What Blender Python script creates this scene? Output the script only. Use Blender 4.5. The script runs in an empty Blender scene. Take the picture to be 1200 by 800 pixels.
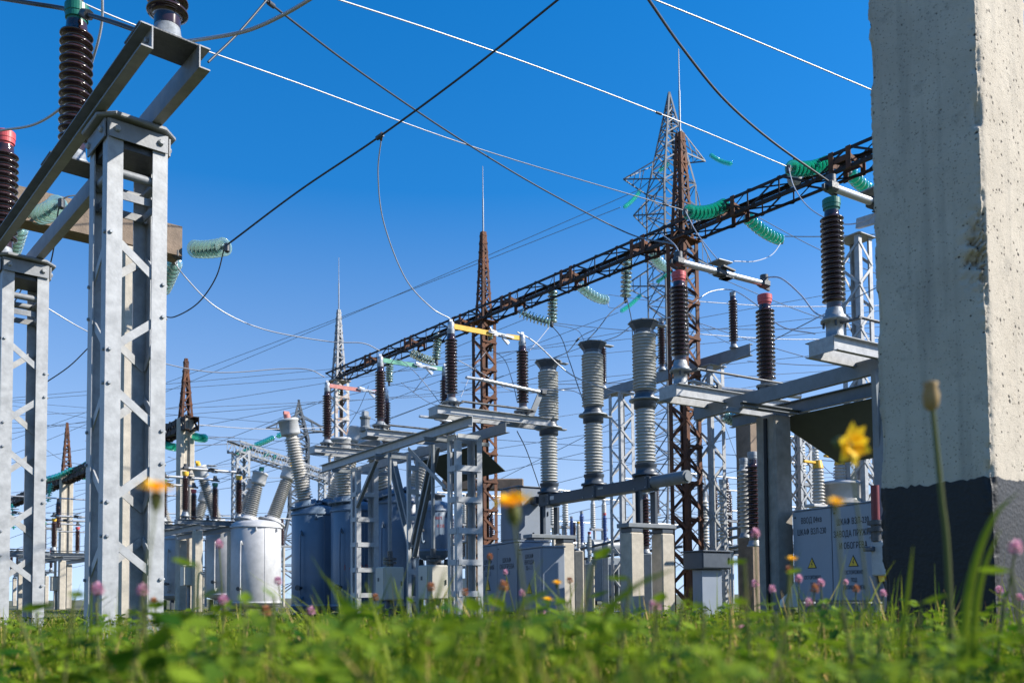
import bpy, math, random
import numpy as np
from mathutils import Vector, Matrix
rnd = random.Random(11)
S = bpy.context.scene
COL = S.collection
R = math.radians

# ------------------------------------------------------------------ camera
FPX = 1040.0            # focal length in photograph pixels (1200 wide)
PITCH, ROLL = 0.047, 0.009
CAM_H = 0.38
PPY = 698 - FPX * math.tan(PITCH)
cam_d = bpy.data.cameras.new("camera"); cam = bpy.data.objects.new("camera", cam_d); COL.objects.link(cam)
cam.location = (0, 0, CAM_H)
CAM_R = Matrix.Rotation(R(90) + PITCH, 3, 'X') @ Matrix.Rotation(-ROLL, 3, 'Z')
cam.rotation_euler = CAM_R.to_euler()
cam_d.sensor_width = 36; cam_d.lens = FPX * 36 / 1200
cam_d.shift_y = (PPY - 400) / 1200
cam_d.clip_start = 0.05; cam_d.clip_end = 5000
cam_d.dof.use_dof = True; cam_d.dof.focus_distance = 9.0; cam_d.dof.aperture_fstop = 4.6
S.camera = cam

# ------------------------------------------------------------------ light
SUN_EL = R(36)
SUN_AZ = Vector((0.997, -0.075, 0)).normalized()
LIFT, SATZ, SAT0, SAT1 = .20, .42, .80, 1.43
w = bpy.data.worlds.new("World"); S.world = w; w.use_nodes = True
nt = w.node_tree; bg = nt.nodes["Background"]
sky = nt.nodes.new("ShaderNodeTexSky"); sky.sky_type = 'NISHITA'; sky.sun_disc = False
sky.sun_elevation = SUN_EL; sky.sun_rotation = math.atan2(SUN_AZ.x, SUN_AZ.y)
sky.air_density = 1.0; sky.dust_density = 0.1; sky.ozone_density = 2.2
hsv = nt.nodes.new("ShaderNodeHueSaturation"); hsv.inputs["Hue"].default_value = .503
# clear dry air: the pale band of the lowest degrees is lifted out of the sky lookup, blue deepens with height
wtc = nt.nodes.new("ShaderNodeTexCoord"); wsp = nt.nodes.new("ShaderNodeSeparateXYZ"); nt.links.new(wtc.outputs["Generated"], wsp.inputs[0])
wz = nt.nodes.new("ShaderNodeMapRange"); wz.inputs["From Max"].default_value = 1; wz.inputs["To Min"].default_value = LIFT; wz.inputs["To Max"].default_value = 1.0; nt.links.new(wsp.outputs[2], wz.inputs[0])
wcb = nt.nodes.new("ShaderNodeCombineXYZ"); nt.links.new(wsp.outputs[0], wcb.inputs[0]); nt.links.new(wsp.outputs[1], wcb.inputs[1]); nt.links.new(wz.outputs[0], wcb.inputs[2])
wn = nt.nodes.new("ShaderNodeVectorMath"); wn.operation = 'NORMALIZE'; nt.links.new(wcb.outputs[0], wn.inputs[0]); nt.links.new(wn.outputs[0], sky.inputs["Vector"])
ws = nt.nodes.new("ShaderNodeMapRange"); ws.inputs["From Min"].default_value = 0.05; ws.inputs["From Max"].default_value = SATZ; ws.inputs["To Min"].default_value = SAT0; ws.inputs["To Max"].default_value = SAT1; nt.links.new(wsp.outputs[2], ws.inputs[0]); nt.links.new(ws.outputs[0], hsv.inputs["Saturation"])
nt.links.new(sky.outputs[0], hsv.inputs["Color"]); nt.links.new(hsv.outputs[0], bg.inputs[0]); bg.inputs[1].default_value = 0.131
sd = bpy.data.lights.new("sun", 'SUN'); sun = bpy.data.objects.new("sun", sd); COL.objects.link(sun)
sd.energy = 5.0; sd.angle = R(0.53); sd.color = (1.0, 0.94, 0.85)
sv = SUN_AZ * math.cos(SUN_EL) + Vector((0, 0, math.sin(SUN_EL)))
sun.rotation_euler = sv.to_track_quat('Z', 'Y').to_euler(); sun.location = (30, -10, 30)
S.view_settings.view_transform = 'Standard'; S.view_settings.look = 'None'
S.view_settings.exposure = 0.80; S.view_settings.gamma = 1.0; S.view_settings.use_curve_mapping = False
S.cycles.use_denoising = True
S.cycles.max_bounces = 6; S.cycles.transparent_max_bounces = 8; S.cycles.transmission_bounces = 6
S.cycles.caustics_reflective = False; S.cycles.caustics_refractive = False

# ------------------------------------------------------------------ photo measures -> world points
def ray(px, py):
    return (CAM_R @ Vector(((px - 600) / FPX, (PPY - py) / FPX, -1))).normalized()
CP = Vector((0, 0, CAM_H))
def PD(px, py, d):
    r = ray(px, py); return CP + r * (d / r.y)
def PZ(px, py, z):
    r = ray(px, py); return CP + r * ((z - CAM_H) / r.z)

# ------------------------------------------------------------------ mesh collector
class MB:
    def __init__(s): s.v = []; s.f = []; s.sm = []
    def add(s, vs, fs, smooth=False):
        o = len(s.v); s.v.extend([tuple(p) for p in vs]); s.f.extend([tuple(i + o for i in f) for f in fs]); s.sm.extend([smooth] * len(fs)); return s
    def box(s, c, size, M=None):
        x, y, z = size[0] / 2, size[1] / 2, size[2] / 2
        vs = [Vector((a * x, b * y, e * z)) for e in (-1, 1) for b in (-1, 1) for a in (-1, 1)]
        if M is not None: vs = [M @ v for v in vs]
        vs = [v + Vector(c) for v in vs]
        return s.add(vs, [(0, 2, 3, 1), (4, 5, 7, 6), (0, 1, 5, 4), (2, 6, 7, 3), (0, 4, 6, 2), (1, 3, 7, 5)])
    def cbox(s, c, size, b=0.012):
        # chamfered box: edges of the plan bevelled, small top chamfer
        x, y, z = size[0] / 2, size[1] / 2, size[2] / 2
        b = min(b, x * .8, y * .8); bz = min(b, z * .5, .03)
        def ring(i, zz):
            X, Y = x - i, y - i
            return [(-X + b, -Y, zz), (X - b, -Y, zz), (X, -Y + b, zz), (X, Y - b, zz), (X - b, Y, zz), (-X + b, Y, zz), (-X, Y - b, zz), (-X, -Y + b, zz)]
        rs = ring(bz * .8, -z) + ring(0, -z + bz) + ring(0, z - bz) + ring(bz * .8, z)
        vs = [Vector(p) + Vector(c) for p in rs]
        fs = [tuple(range(7, -1, -1)), tuple(range(24, 32))]
        for k in range(3):
            for i in range(8): fs.append((k * 8 + i, k * 8 + (i + 1) % 8, k * 8 + 8 + (i + 1) % 8, k * 8 + 8 + i))
        return s.add(vs, fs)
    def prism(s, poly, p, q, u=None, v=None):
        p, q = Vector(p), Vector(q); d = (q - p).normalized()
        if u is None:
            u = Vector((0, 0, 1)) if abs(d.z) < .9 else Vector((1, 0, 0))
        u = (Vector(u) - d * Vector(u).dot(d)).normalized()
        if v is None: v = d.cross(u)
        v = Vector(v); v = (v - d * v.dot(d) - u * v.dot(u)); v.normalize()
        n = len(poly)
        if u.cross(v).dot(d) < 0: poly = poly[::-1]
        a = [p + u * x + v * y for x, y in poly]; b = [q + u * x + v * y for x, y in poly]
        fs = [tuple(range(n - 1, -1, -1)), tuple(range(n, 2 * n))] + [(i, (i + 1) % n, n + (i + 1) % n, n + i) for i in range(n)]
        return s.add(a + b, fs)
    def bar(s, p, q, w, h, u=None, v=None):   # w along u, h along v, centred
        return s.prism([(-w / 2, -h / 2), (w / 2, -h / 2), (w / 2, h / 2), (-w / 2, h / 2)], p, q, u, v)
    def angle(s, p, q, w, t, u, v):
        return s.prism([(0, 0), (w, 0), (w, t), (t, t), (t, w), (0, w)], p, q, u, v)
    def channel(s, p, q, h, b, t, u, v):      # web along u (height h, centred), flanges along +v
        return s.prism([(-h / 2, 0), (h / 2, 0), (h / 2, b), (h / 2 - t, b), (h / 2 - t, t), (-h / 2 + t, t), (-h / 2 + t, b), (-h / 2, b)], p, q, u, v)
    def lathe(s, prof, seg=20, M=None, caps=True, smooth=True):
        vs = []; n = len(prof)
        for r, z in prof:
            for i in range(seg):
                a = 2 * math.pi * i / seg; p = Vector((r * math.cos(a), r * math.sin(a), z)); vs.append(M @ p if M is not None else p)
        fs = []
        for k in range(n - 1):
            for i in range(seg):
                j = (i + 1) % seg; fs.append((k * seg + i, k * seg + j, (k + 1) * seg + j, (k + 1) * seg + i))
        s.add(vs, fs, smooth)
        if caps:
            s.add(vs[:seg], [tuple(range(seg - 1, -1, -1))]); s.add(vs[-seg:], [tuple(range(seg))])
        return s
    def cyl(s, p, q, r, seg=14, r2=None):
        p, q = Vector(p), Vector(q); d = q - p; M = Matrix.Translation(p) @ d.to_track_quat('Z', 'Y').to_matrix().to_4x4()
        return s.lathe([(r, 0), (r if r2 is None else r2, d.length)], seg, M)
    def tube(s, pts, r, seg=8, taper=None):
        pts = [Vector(p) for p in pts]; n = len(pts); vs = []
        u = None
        for i, p in enumerate(pts):
            d = (pts[min(i + 1, n - 1)] - pts[max(i - 1, 0)]).normalized()
            if u is None:
                u = d.orthogonal().normalized()
            else:
                u = (u - d * u.dot(d)).normalized()
            v = d.cross(u); rr = r if taper is None else r * taper(i / (n - 1))
            for k in range(seg):
                a = 2 * math.pi * k / seg; vs.append(p + u * math.cos(a) * rr + v * math.sin(a) * rr)
        fs = [(i * seg + k, i * seg + (k + 1) % seg, (i + 1) * seg + (k + 1) % seg, (i + 1) * seg + k) for i in range(n - 1) for k in range(seg)]
        s.add(vs, fs, True)
        s.add(vs[:seg], [tuple(range(seg - 1, -1, -1))]); s.add(vs[-seg:], [tuple(range(seg))])
        return s
    def mesh(s, name):
        me = bpy.data.meshes.new(name); me.from_pydata(s.v, [], s.f)
        me.polygons.foreach_set("use_smooth", s.sm); me.update(); return me

def tag(o, label, cat=None, group=None, kind=None):
    if label: o['label'] = label
    if cat: o['category'] = cat
    if group: o['group'] = group
    if kind: o['kind'] = kind
    return o
def thing(name, label, cat, loc=(0, 0, 0), rz=0.0, group=None):
    o = bpy.data.objects.new(name, None); COL.objects.link(o); o.empty_display_size = .1
    o.location = loc; o.rotation_euler = (0, 0, rz); return tag(o, label, cat, group)
def obj(name, m, mat, parent=None, loc=None):
    me = m.mesh(name) if isinstance(m, MB) else m
    if mat is not None and not me.materials: me.materials.append(mat)
    o = bpy.data.objects.new(name, me); COL.objects.link(o)
    if parent: o.parent = parent
    if loc is not None: o.location = loc
    return o
CACHE = {}
def cached(key, fn, mat):
    k = (key, mat.name)
    if k not in CACHE:
        me = fn().mesh(str(key[0]) if isinstance(key, tuple) else key); me.materials.append(mat); CACHE[k] = me
    return CACHE[k]
def copy_tree(o, parent=None):
    c = o.copy(); COL.objects.link(c)
    if parent: c.parent = parent
    for ch in list(o.children): copy_tree(ch, c)
    return c

# ------------------------------------------------------------------ materials
def mat(name, col, rough=.5, metal=0.0, var=.15, scale=8.0, col2=None, bump=0.0, bscale=60.0, detail=6.0, spec=.5, thr=None, coat=0.0):
    m = bpy.data.materials.new(name); m.use_nodes = True; n = m.node_tree; b = n.nodes["Principled BSDF"]
    tc = n.nodes.new("ShaderNodeTexCoord"); nz = n.nodes.new("ShaderNodeTexNoise"); nz.inputs["Scale"].default_value = scale; nz.inputs["Detail"].default_value = detail
    nz.inputs["Roughness"].default_value = .65
    n.links.new(tc.outputs["Object"], nz.inputs["Vector"])
    rp = n.nodes.new("ShaderNodeValToRGB"); c = col
    lo = tuple(max(0, x * (1 - var)) for x in c); hi = tuple(min(1, x * (1 + var)) for x in c)
    e = rp.color_ramp.elements; a, z = (thr or (.3, .7)); e[0].position = a; e[1].position = z
    e[0].color = (*(lo if col2 is None else c), 1); e[1].color = (*(hi if col2 is None else col2), 1)
    n.links.new(nz.outputs["Fac"], rp.inputs[0]); n.links.new(rp.outputs[0], b.inputs["Base Color"])
    b.inputs["Roughness"].default_value = rough; b.inputs["Metallic"].default_value = metal; b.inputs["Specular IOR Level"].default_value = spec
    b.inputs["Coat Weight"].default_value = coat
    mr = n.nodes.new("ShaderNodeMapRange"); mr.inputs["To Min"].default_value = max(0.02, rough - .12); mr.inputs["To Max"].default_value = min(1, rough + .12)
    n.links.new(nz.outputs["Fac"], mr.inputs[0]); n.links.new(mr.outputs[0], b.inputs["Roughness"])
    if bump:
        n2 = n.nodes.new("ShaderNodeTexNoise"); n2.inputs["Scale"].default_value = bscale; n2.inputs["Detail"].default_value = 5
        n.links.new(tc.outputs["Object"], n2.inputs["Vector"])
        bp = n.nodes.new("ShaderNodeBump"); bp.inputs["Strength"].default_value = bump; bp.inputs["Distance"].default_value = .01
        n.links.new(n2.outputs["Fac"], bp.inputs["Height"]); n.links.new(bp.outputs[0], b.inputs["Normal"])
    return m
M = {}
M['galv'] = mat("galvanised_steel", (.34, .35, .355), .5, .06, .22, 14, bump=.08)
M['galv2'] = mat("weathered_galvanised_steel", (.22, .23, .24), .5, .1, .25, 9, bump=.08)
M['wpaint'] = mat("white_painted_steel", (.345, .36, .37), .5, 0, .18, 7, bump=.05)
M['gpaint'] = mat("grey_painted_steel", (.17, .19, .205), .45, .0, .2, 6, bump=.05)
M['dgrey'] = mat("dark_grey_paint", (.055, .068, .085), .4, 0, .15, 6)
M['rust'] = mat("rusty_steel", (.040, .018, .012), .85, 0, .3, 4, col2=(.17, .065, .028), bump=.35, bscale=40)
M['rustdark'] = mat("dark_rusty_steel", (.020, .014, .012), .75, 0, .3, 3, col2=(.09, .035, .018), bump=.25, thr=(.52, .85))
M['rustgalv'] = mat("rust_stained_steel", (.42, .40, .38), .6, .1, .3, 3, col2=(.20, .09, .045), bump=.2, thr=(.5, .66))
M['brown'] = mat("brown_glazed_porcelain", (.040, .018, .015), .15, 0, .25, 3, coat=.5)
M['greypor'] = mat("grey_silicone_insulation", (.47, .47, .445), .45, 0, .1, 4)
M['greypor2'] = mat("grey_glazed_porcelain", (.30, .295, .275), .25, 0, .1, 4, coat=.3)
M['white'] = mat("white_glazed_porcelain", (.46, .445, .41), .3, 0, .1, 4)
M['bluepor'] = mat("blue_insulator", (.05, .09, .25), .3, 0, .1, 4)
M['alu'] = mat("aluminium", (.48, .49, .50), .36, .6, .1, 20)
M['cast'] = mat("cast_flange_metal", (.28, .30, .315), .48, .35, .25, 25, bump=.15)
M['castdark'] = mat("dark_oxidised_fitting", (.07, .075, .08), .5, .4, .35, 22, bump=.2)
M['wire'] = mat("pale_aluminium_conductor", (.46, .46, .47), .42, .4, .08, 30)
M['cable'] = mat("dark_weathered_conductor", (.045, .05, .055), .5, .3, .2, 30)
M['thinwire'] = mat("thin_grey_line", (.24, .27, .30), .5, .2, .1, 30)
M['green'] = mat("green_enamel", (.012, .14, .09), .4, 0, .12, 20)
M['mint'] = mat("faded_green_enamel", (.12, .36, .24), .45, 0, .2, 14)
M['red'] = mat("red_enamel", (.50, .075, .075), .45, 0, .15, 20)
M['pinkred'] = mat("faded_red_enamel", (.52, .20, .17), .5, 0, .22, 14)
M['yellow'] = mat("yellow_enamel", (.75, .42, .03), .4, 0, .12, 18)
M['blue'] = mat("blue_grey_tank_paint", (.125, .175, .24), .38, 0, .12, 2.2, bump=.04, bscale=8)
M['cabblue'] = mat("grey_blue_cabinet_paint", (.21, .245, .295), .42, 0, .05, 3, bump=.02, bscale=8)
M['cabpale'] = mat('pale_grey_cabinet_paint', (.25, .288, .335), .42, 0, .06, 3, bump=.02, bscale=8)
M['cream'] = mat("cream_cabinet_paint", (.42, .405, .345), .45, 0, .07, 4)
M['tankwhite'] = mat("pale_grey_tank_paint", (.42, .425, .43), .5, 0, .2, 2.5, bump=.03, bscale=8)
M['concrete'] = mat("precast_concrete", (.27, .245, .21), .9, 0, .22, 7, bump=.5, bscale=70)
M['concrete2'] = mat("aged_brown_concrete", (.22, .165, .12), .95, 0, .3, 5, bump=.6, bscale=45)
M['paleconc'] = mat("limewashed_concrete", (.44, .40, .33), .9, 0, .2, 6, bump=.4, bscale=50)
M['bitumen'] = mat("black_bitumen_coating", (.005, .005, .0055), .6, 0, .5, 9, bump=.35, bscale=60)
M['text'] = mat("black_stencil_paint", (.02, .02, .025), .7, 0, .2, 40)
M['textred'] = mat("red_stencil_paint", (.35, .06, .06), .7, 0, .2, 40)
M['signy'] = mat("yellow_sign_paint", (.80, .50, .03), .5, 0, .08, 20)
M['redtube'] = mat("dark_red_tube_paint", (.15, .012, .014), .45, 0, .15, 10)
M['canopy'] = mat("dark_olive_sheet_metal", (.045, .055, .04), .6, 0, .2, 5)
M['lampglass'] = mat("lamp_glass", (.5, .52, .52), .15, 0, .1, 5)
M['paper'] = mat("pale_rag_cloth", (.6, .58, .5), .8, 0, .1, 12)

def glass_mat(name, col):
    m = bpy.data.materials.new(name); m.use_nodes = True; n = m.node_tree; b = n.nodes["Principled BSDF"]
    b.inputs["Base Color"].default_value = (*col, 1); b.inputs["Roughness"].default_value = .08
    b.inputs["Transmission Weight"].default_value = .8; b.inputs["IOR"].default_value = 1.45
    tr = n.nodes.new("ShaderNodeBsdfTranslucent"); tr.inputs[0].default_value = (*col, 1)
    mx = n.nodes.new("ShaderNodeMixShader"); mx.inputs[0].default_value = .22
    n.links.new(b.outputs[0], mx.inputs[1]); n.links.new(tr.outputs[0], mx.inputs[2]); n.links.new(mx.outputs[0], n.nodes["Material Output"].inputs[0]); return m
M['glass'] = glass_mat("green_insulator_glass", (.06, .62, .44))
M['glassp'] = glass_mat("pale_green_insulator_glass", (.62, .88, .78))

def leaf_mat(name, c1, c2, tr=.35, dry=None):
    m = bpy.data.materials.new(name); m.use_nodes = True; n = m.node_tree; b = n.nodes["Principled BSDF"]
    ge = n.nodes.new("ShaderNodeNewGeometry"); rp = n.nodes.new("ShaderNodeValToRGB")
    rp.color_ramp.elements[0].color = (*c1, 1); rp.color_ramp.elements[1].color = (*c2, 1)
    if dry:
        rp.color_ramp.elements[1].position = .86; e = rp.color_ramp.elements.new(.93); e.color = (*dry, 1)
    n.links.new(ge.outputs["Random Per Island"], rp.inputs[0]); n.links.new(rp.outputs[0], b.inputs["Base Color"])
    b.inputs["Roughness"].default_value = .55; b.inputs["Specular IOR Level"].default_value = .12
    t = n.nodes.new("ShaderNodeBsdfTranslucent"); n.links.new(rp.outputs[0], t.inputs[0])
    hs = n.nodes.new("ShaderNodeHueSaturation"); hs.inputs["Value"].default_value = 1.5; n.links.new(rp.outputs[0], hs.inputs["Color"]); n.links.new(hs.outputs[0], t.inputs[0])
    mx = n.nodes.new("ShaderNodeMixShader"); mx.inputs[0].default_value = tr
    n.links.new(b.outputs[0], mx.inputs[1]); n.links.new(t.outputs[0], mx.inputs[2]); n.links.new(mx.outputs[0], n.nodes["Material Output"].inputs[0]); return m
M['grass'] = leaf_mat("meadow_grass", (.022, .072, .003), (.26, .31, .022), .36, (.50, .34, .12))
M['clover'] = leaf_mat("clover_leaf", (.014, .066, .004), (.20, .285, .018), .34)
M['dry'] = leaf_mat('dry_stalk', (.22, .10, .025), (.50, .33, .13), .15)
M['stem'] = leaf_mat("flower_stem", (.08, .13, .03), (.16, .15, .06), .2)
M['pink'] = leaf_mat("pink_clover_petals", (.42, .15, .27), (.72, .45, .52), .3)
M['fade'] = leaf_mat("faded_brown_petals", (.30, .12, .05), (.45, .22, .12), .2)
M['petal'] = leaf_mat("yellow_petals", (.85, .48, .01), (.90, .62, .03), .35)
M['bud'] = leaf_mat("dry_bud", (.28, .18, .07), (.42, .30, .14), .2)
# ------------------------------------------------------------------ concrete
def concrete_near():
    m = bpy.data.materials.new("pitted_concrete"); m.use_nodes = True; n = m.node_tree; b = n.nodes["Principled BSDF"]; L = n.links.new
    tc = n.nodes.new("ShaderNodeTexCoord")
    def noise(s, d=6, r=.6):
        x = n.nodes.new("ShaderNodeTexNoise"); x.inputs["Scale"].default_value = s; x.inputs["Detail"].default_value = d; x.inputs["Roughness"].default_value = r; L(tc.outputs["Object"], x.inputs["Vector"]); return x
    base = noise(3.2, 8, .7); rp = n.nodes.new("ShaderNodeValToRGB"); rp.color_ramp.elements[0].position = .3; rp.color_ramp.elements[1].position = .72
    rp.color_ramp.elements[0].color = (.44, .385, .305, 1); rp.color_ramp.elements[1].color = (.56, .50, .405, 1); L(base.outputs["Fac"], rp.inputs[0])
    # pits: small voronoi cells masked by noise so that they cluster
    def pits(scale, lo, hi, mask_scale, ma, mb):
        warp = noise(scale * .8, 3); mxv = n.nodes.new("ShaderNodeMix"); mxv.data_type = 'VECTOR'; mxv.inputs[0].default_value = .02
        L(tc.outputs["Object"], mxv.inputs[4]); L(warp.outputs["Color"], mxv.inputs[5])
        v = n.nodes.new("ShaderNodeTexVoronoi"); v.inputs["Scale"].default_value = scale; L(mxv.outputs[1], v.inputs["Vector"])
        a = n.nodes.new("ShaderNodeMapRange"); a.inputs["From Min"].default_value = lo; a.inputs["From Max"].default_value = hi; a.inputs["To Min"].default_value = 1; a.inputs["To Max"].default_value = 0; L(v.outputs["Distance"], a.inputs[0])
        sep = n.nodes.new("ShaderNodeSeparateColor"); L(v.outputs["Color"], sep.inputs[0])
        c = n.nodes.new("ShaderNodeMapRange"); c.inputs["From Min"].default_value = ma; c.inputs["From Max"].default_value = mb; L(sep.outputs[0], c.inputs[0])
        mu = n.nodes.new("ShaderNodeMath"); mu.operation = 'MULTIPLY'; L(a.outputs[0], mu.inputs[0]); L(c.outputs[0], mu.inputs[1]); return mu
    p1 = pits(38, .15, .25, 5, .58, .62); p2 = pits(16, .10, .17, 4, .70, .74); p3 = pits(90, .14, .30, 8, .6, .75)
    mx1 = n.nodes.new("ShaderNodeMath"); mx1.operation = 'MAXIMUM'; L(p1.outputs[0], mx1.inputs[0]); L(p2.outputs[0], mx1.inputs[1])
    p3s = n.nodes.new("ShaderNodeMath"); p3s.operation = 'MULTIPLY'; p3s.inputs[1].default_value = .5; L(p3.outputs[0], p3s.inputs[0])
    mx2 = n.nodes.new("ShaderNodeMath"); mx2.operation = 'MAXIMUM'; L(mx1.outputs[0], mx2.inputs[0]); L(p3s.outputs[0], mx2.inputs[1])
    mpv = n.nodes.new("ShaderNodeMapping"); mpv.inputs["Scale"].default_value = (9, 9, .55); L(tc.outputs["Object"], mpv.inputs[0])
    stx = n.nodes.new("ShaderNodeTexNoise"); stx.inputs["Scale"].default_value = 1.6; stx.inputs["Detail"].default_value = 6; L(mpv.outputs[0], stx.inputs["Vector"])
    srp = n.nodes.new("ShaderNodeMapRange"); srp.inputs["From Min"].default_value = .52; srp.inputs["From Max"].default_value = .72; srp.inputs["To Max"].default_value = .45; L(stx.outputs["Fac"], srp.inputs[0])
    blo = noise(7.5, 7, .72); brp = n.nodes.new("ShaderNodeMapRange"); brp.inputs["From Min"].default_value = .56; brp.inputs["From Max"].default_value = .70; brp.inputs["To Max"].default_value = .5; L(blo.outputs["Fac"], brp.inputs[0])
    smx = n.nodes.new("ShaderNodeMath"); smx.operation = 'MAXIMUM'; L(srp.outputs[0], smx.inputs[0]); L(brp.outputs[0], smx.inputs[1])
    stc = n.nodes.new("ShaderNodeMix"); stc.data_type = 'RGBA'; L(smx.outputs[0], stc.inputs[0]); L(rp.outputs[0], stc.inputs[6]); stc.inputs[7].default_value = (.25, .225, .19, 1)
    mixc = n.nodes.new("ShaderNodeMix"); mixc.data_type = 'RGBA'; L(mx2.outputs[0], mixc.inputs[0]); L(stc.outputs[2], mixc.inputs[6]); mixc.inputs[7].default_value = (.05, .043, .036, 1)
    L(mixc.outputs[2], b.inputs["Base Color"]); b.inputs["Roughness"].default_value = .92; b.inputs["Specular IOR Level"].default_value = .25
    fine = noise(160, 4); sub = n.nodes.new("ShaderNodeMath"); sub.operation = 'MULTIPLY_ADD'; sub.inputs[1].default_value = -2.5; L(mx2.outputs[0], sub.inputs[0]); L(fine.outputs["Fac"], sub.inputs[2])
    big = noise(22, 5); s2 = n.nodes.new("ShaderNodeMath"); s2.operation = 'MULTIPLY_ADD'; s2.inputs[1].default_value = 1.5; L(big.outputs["Fac"], s2.inputs[0]); L(sub.outputs[0], s2.inputs[2])
    bp = n.nodes.new("ShaderNodeBump"); bp.inputs["Strength"].default_value = .55; bp.inputs["Distance"].default_value = .006; L(s2.outputs[0], bp.inputs["Height"]); L(bp.outputs[0], b.inputs["Normal"])
    return m
M['pillar'] = concrete_near()

# ------------------------------------------------------------------ lattice work
def lattice_column(name, label, cat, loc, rz, sx, sy, H, lw, mt, panel, style='zig', group=None, single=True, bolts=False, plate=None, bw=None, taper=0.0, zb=0.0, bracemat=None, hmin=0.0, base=True, ztop=.02):
    t = thing(name, label, cat, loc, rz, group); bw = bw or lw * .7; tk = max(.006, lw * .1); bm_ = bracemat or mt
    corner = lambda i, j, z: Vector((i * (sx / 2 - taper * sx / 2 * z / H), j * (sy / 2 - taper * sy / 2 * z / H), z))
    legs = {}
    for i in (-1, 1):
        for j in (-1, 1):
            o = obj('leg', MB().angle(corner(i, j, zb), corner(i, j, H), lw, tk, (-i, 0, 0), (0, -j, 0)), mt, t); legs[(i, j)] = o
    faces = [((-1, -1), (1, -1), (0, -1, 0)), ((1, -1), (1, 1), (1, 0, 0)), ((1, 1), (-1, 1), (0, 1, 0)), ((-1, 1), (-1, -1), (-1, 0, 0))]
    for fi, (a, b, nrm) in enumerate(faces):
        nrm = Vector(nrm); mb = MB(); segs = []
        z = H - (.10 if plate else ztop); k = fi % 2
        if style == 'zig':
            while z - panel > hmin:
                p, q = (a, b) if k % 2 == 0 else (b, a)
                segs.append((p, z - panel * .16, q, z - panel * .80)); z -= panel; k += 1
        elif style == 'warren':
            while z - panel > hmin:
                p, q = (a, b) if k % 2 == 0 else (b, a)
                segs.append((p, z, q, z - panel)); z -= panel; k += 1
        elif style == 'pratt':
            while z - panel > hmin:
                segs.append((a, z, b, z)); segs.append((a, z - panel, b, z) if fi % 2 == 0 else (b, z - panel, a, z)); z -= panel
        elif style == 'batten':
            while z > hmin:
                segs.append((a, z, b, z)); z -= panel
        elif style == 'x':
            while z - panel > hmin:
                segs.append((a, z, b, z - panel)); segs.append((b, z, a, z - panel)); z -= panel
        for si, (p, z0, q, z1) in enumerate(segs):
            off = tk / 2 + .002 + (.004 if style in ('x', 'pratt') and si % 2 else 0) if style != 'zig' else -tk * 1.5 - .003
            P = corner(*p, z0) + nrm * off; Q = corner(*q, z1) + nrm * off
            ins = (Q - P).normalized() * lw * .22; P += ins; Q -= ins
            bb = MB() if not single else mb
            bb.bar(P, Q, bw if style != 'batten' else bw, tk, None if style != 'batten' else (0, 0, 1), nrm) if style == 'batten' else bb.bar(P, Q, tk, bw, nrm)
            if not single: obj('batten_plate' if style == 'batten' else 'brace', bb, bm_, t)
            if bolts:
                for (cn, X) in ((p, P + ins * .5), (q, Q - ins * .5)):
                    hb = MB(); hb.lathe([(.011, 0), (.011, .009), (.007, .012)], 6, Matrix.Translation(X + nrm * (tk * 1.5 + .003)) @ nrm.to_track_quat('Z', 'Y').to_matrix().to_4x4(), smooth=False)
                    obj('bolt', hb, M['cast'], legs[cn])
        if single and mb.v: obj('bracing', mb, bm_, t)
    if plate:
        ph, pw = plate
        obj('top_plate', MB().cbox((0, 0, H + ph / 2 + .001), (sx + pw, sy + pw, ph), min(.05, sx * .2) if ph > .1 else .006), mt, t)
    if base:
        for i in (-1, 1):
            for j in (-1, 1):
                pass
        obj('foot_plate', MB().cbox((0, 0, zb + .012), (sx + .16, sy + .16, .02), .005), M['cast'], t)
    return t

def spire(parent, mt, base, tip, z0, h, rod=0.0, rodmat=None, r=.02, panel=.35):
    mb = MB(); c = lambda i, j, z: Vector((i * (base + (tip - base) * z / h) / 2, j * (base + (tip - base) * z / h) / 2, z0 + z))
    for i in (-1, 1):
        for j in (-1, 1): mb.angle(c(i, j, 0), c(i, j, h), r * 2.2, r * .5, (-i, 0, 0), (0, -j, 0))
    o = obj('spire', mb, mt, parent); lc = MB(); z = 0; k = 0; pn = panel
    while z + pn < h:
        for a, b in (((-1, -1), (1, -1)), ((1, -1), (1, 1)), ((1, 1), (-1, 1)), ((-1, 1), (-1, -1))):
            p, q = (a, b) if k % 2 else (b, a)
            lc.bar(c(*p, z), c(*q, z + pn), r * 1.3, r * .5); lc.bar(c(*a, z + pn), c(*b, z + pn), r * 1.2, r * .5)
        z += pn; k += 1; pn = max(.15, pn * .93)
    obj('lacing', lc, mt, o)
    if rod:
        obj('lightning_rod', MB().lathe([(.022, z0 + h - .1), (.02, z0 + h + rod * .5), (.013, z0 + h + rod * .52), (.008, z0 + h + rod)], 8), rodmat or mt, parent)
    return o

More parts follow.
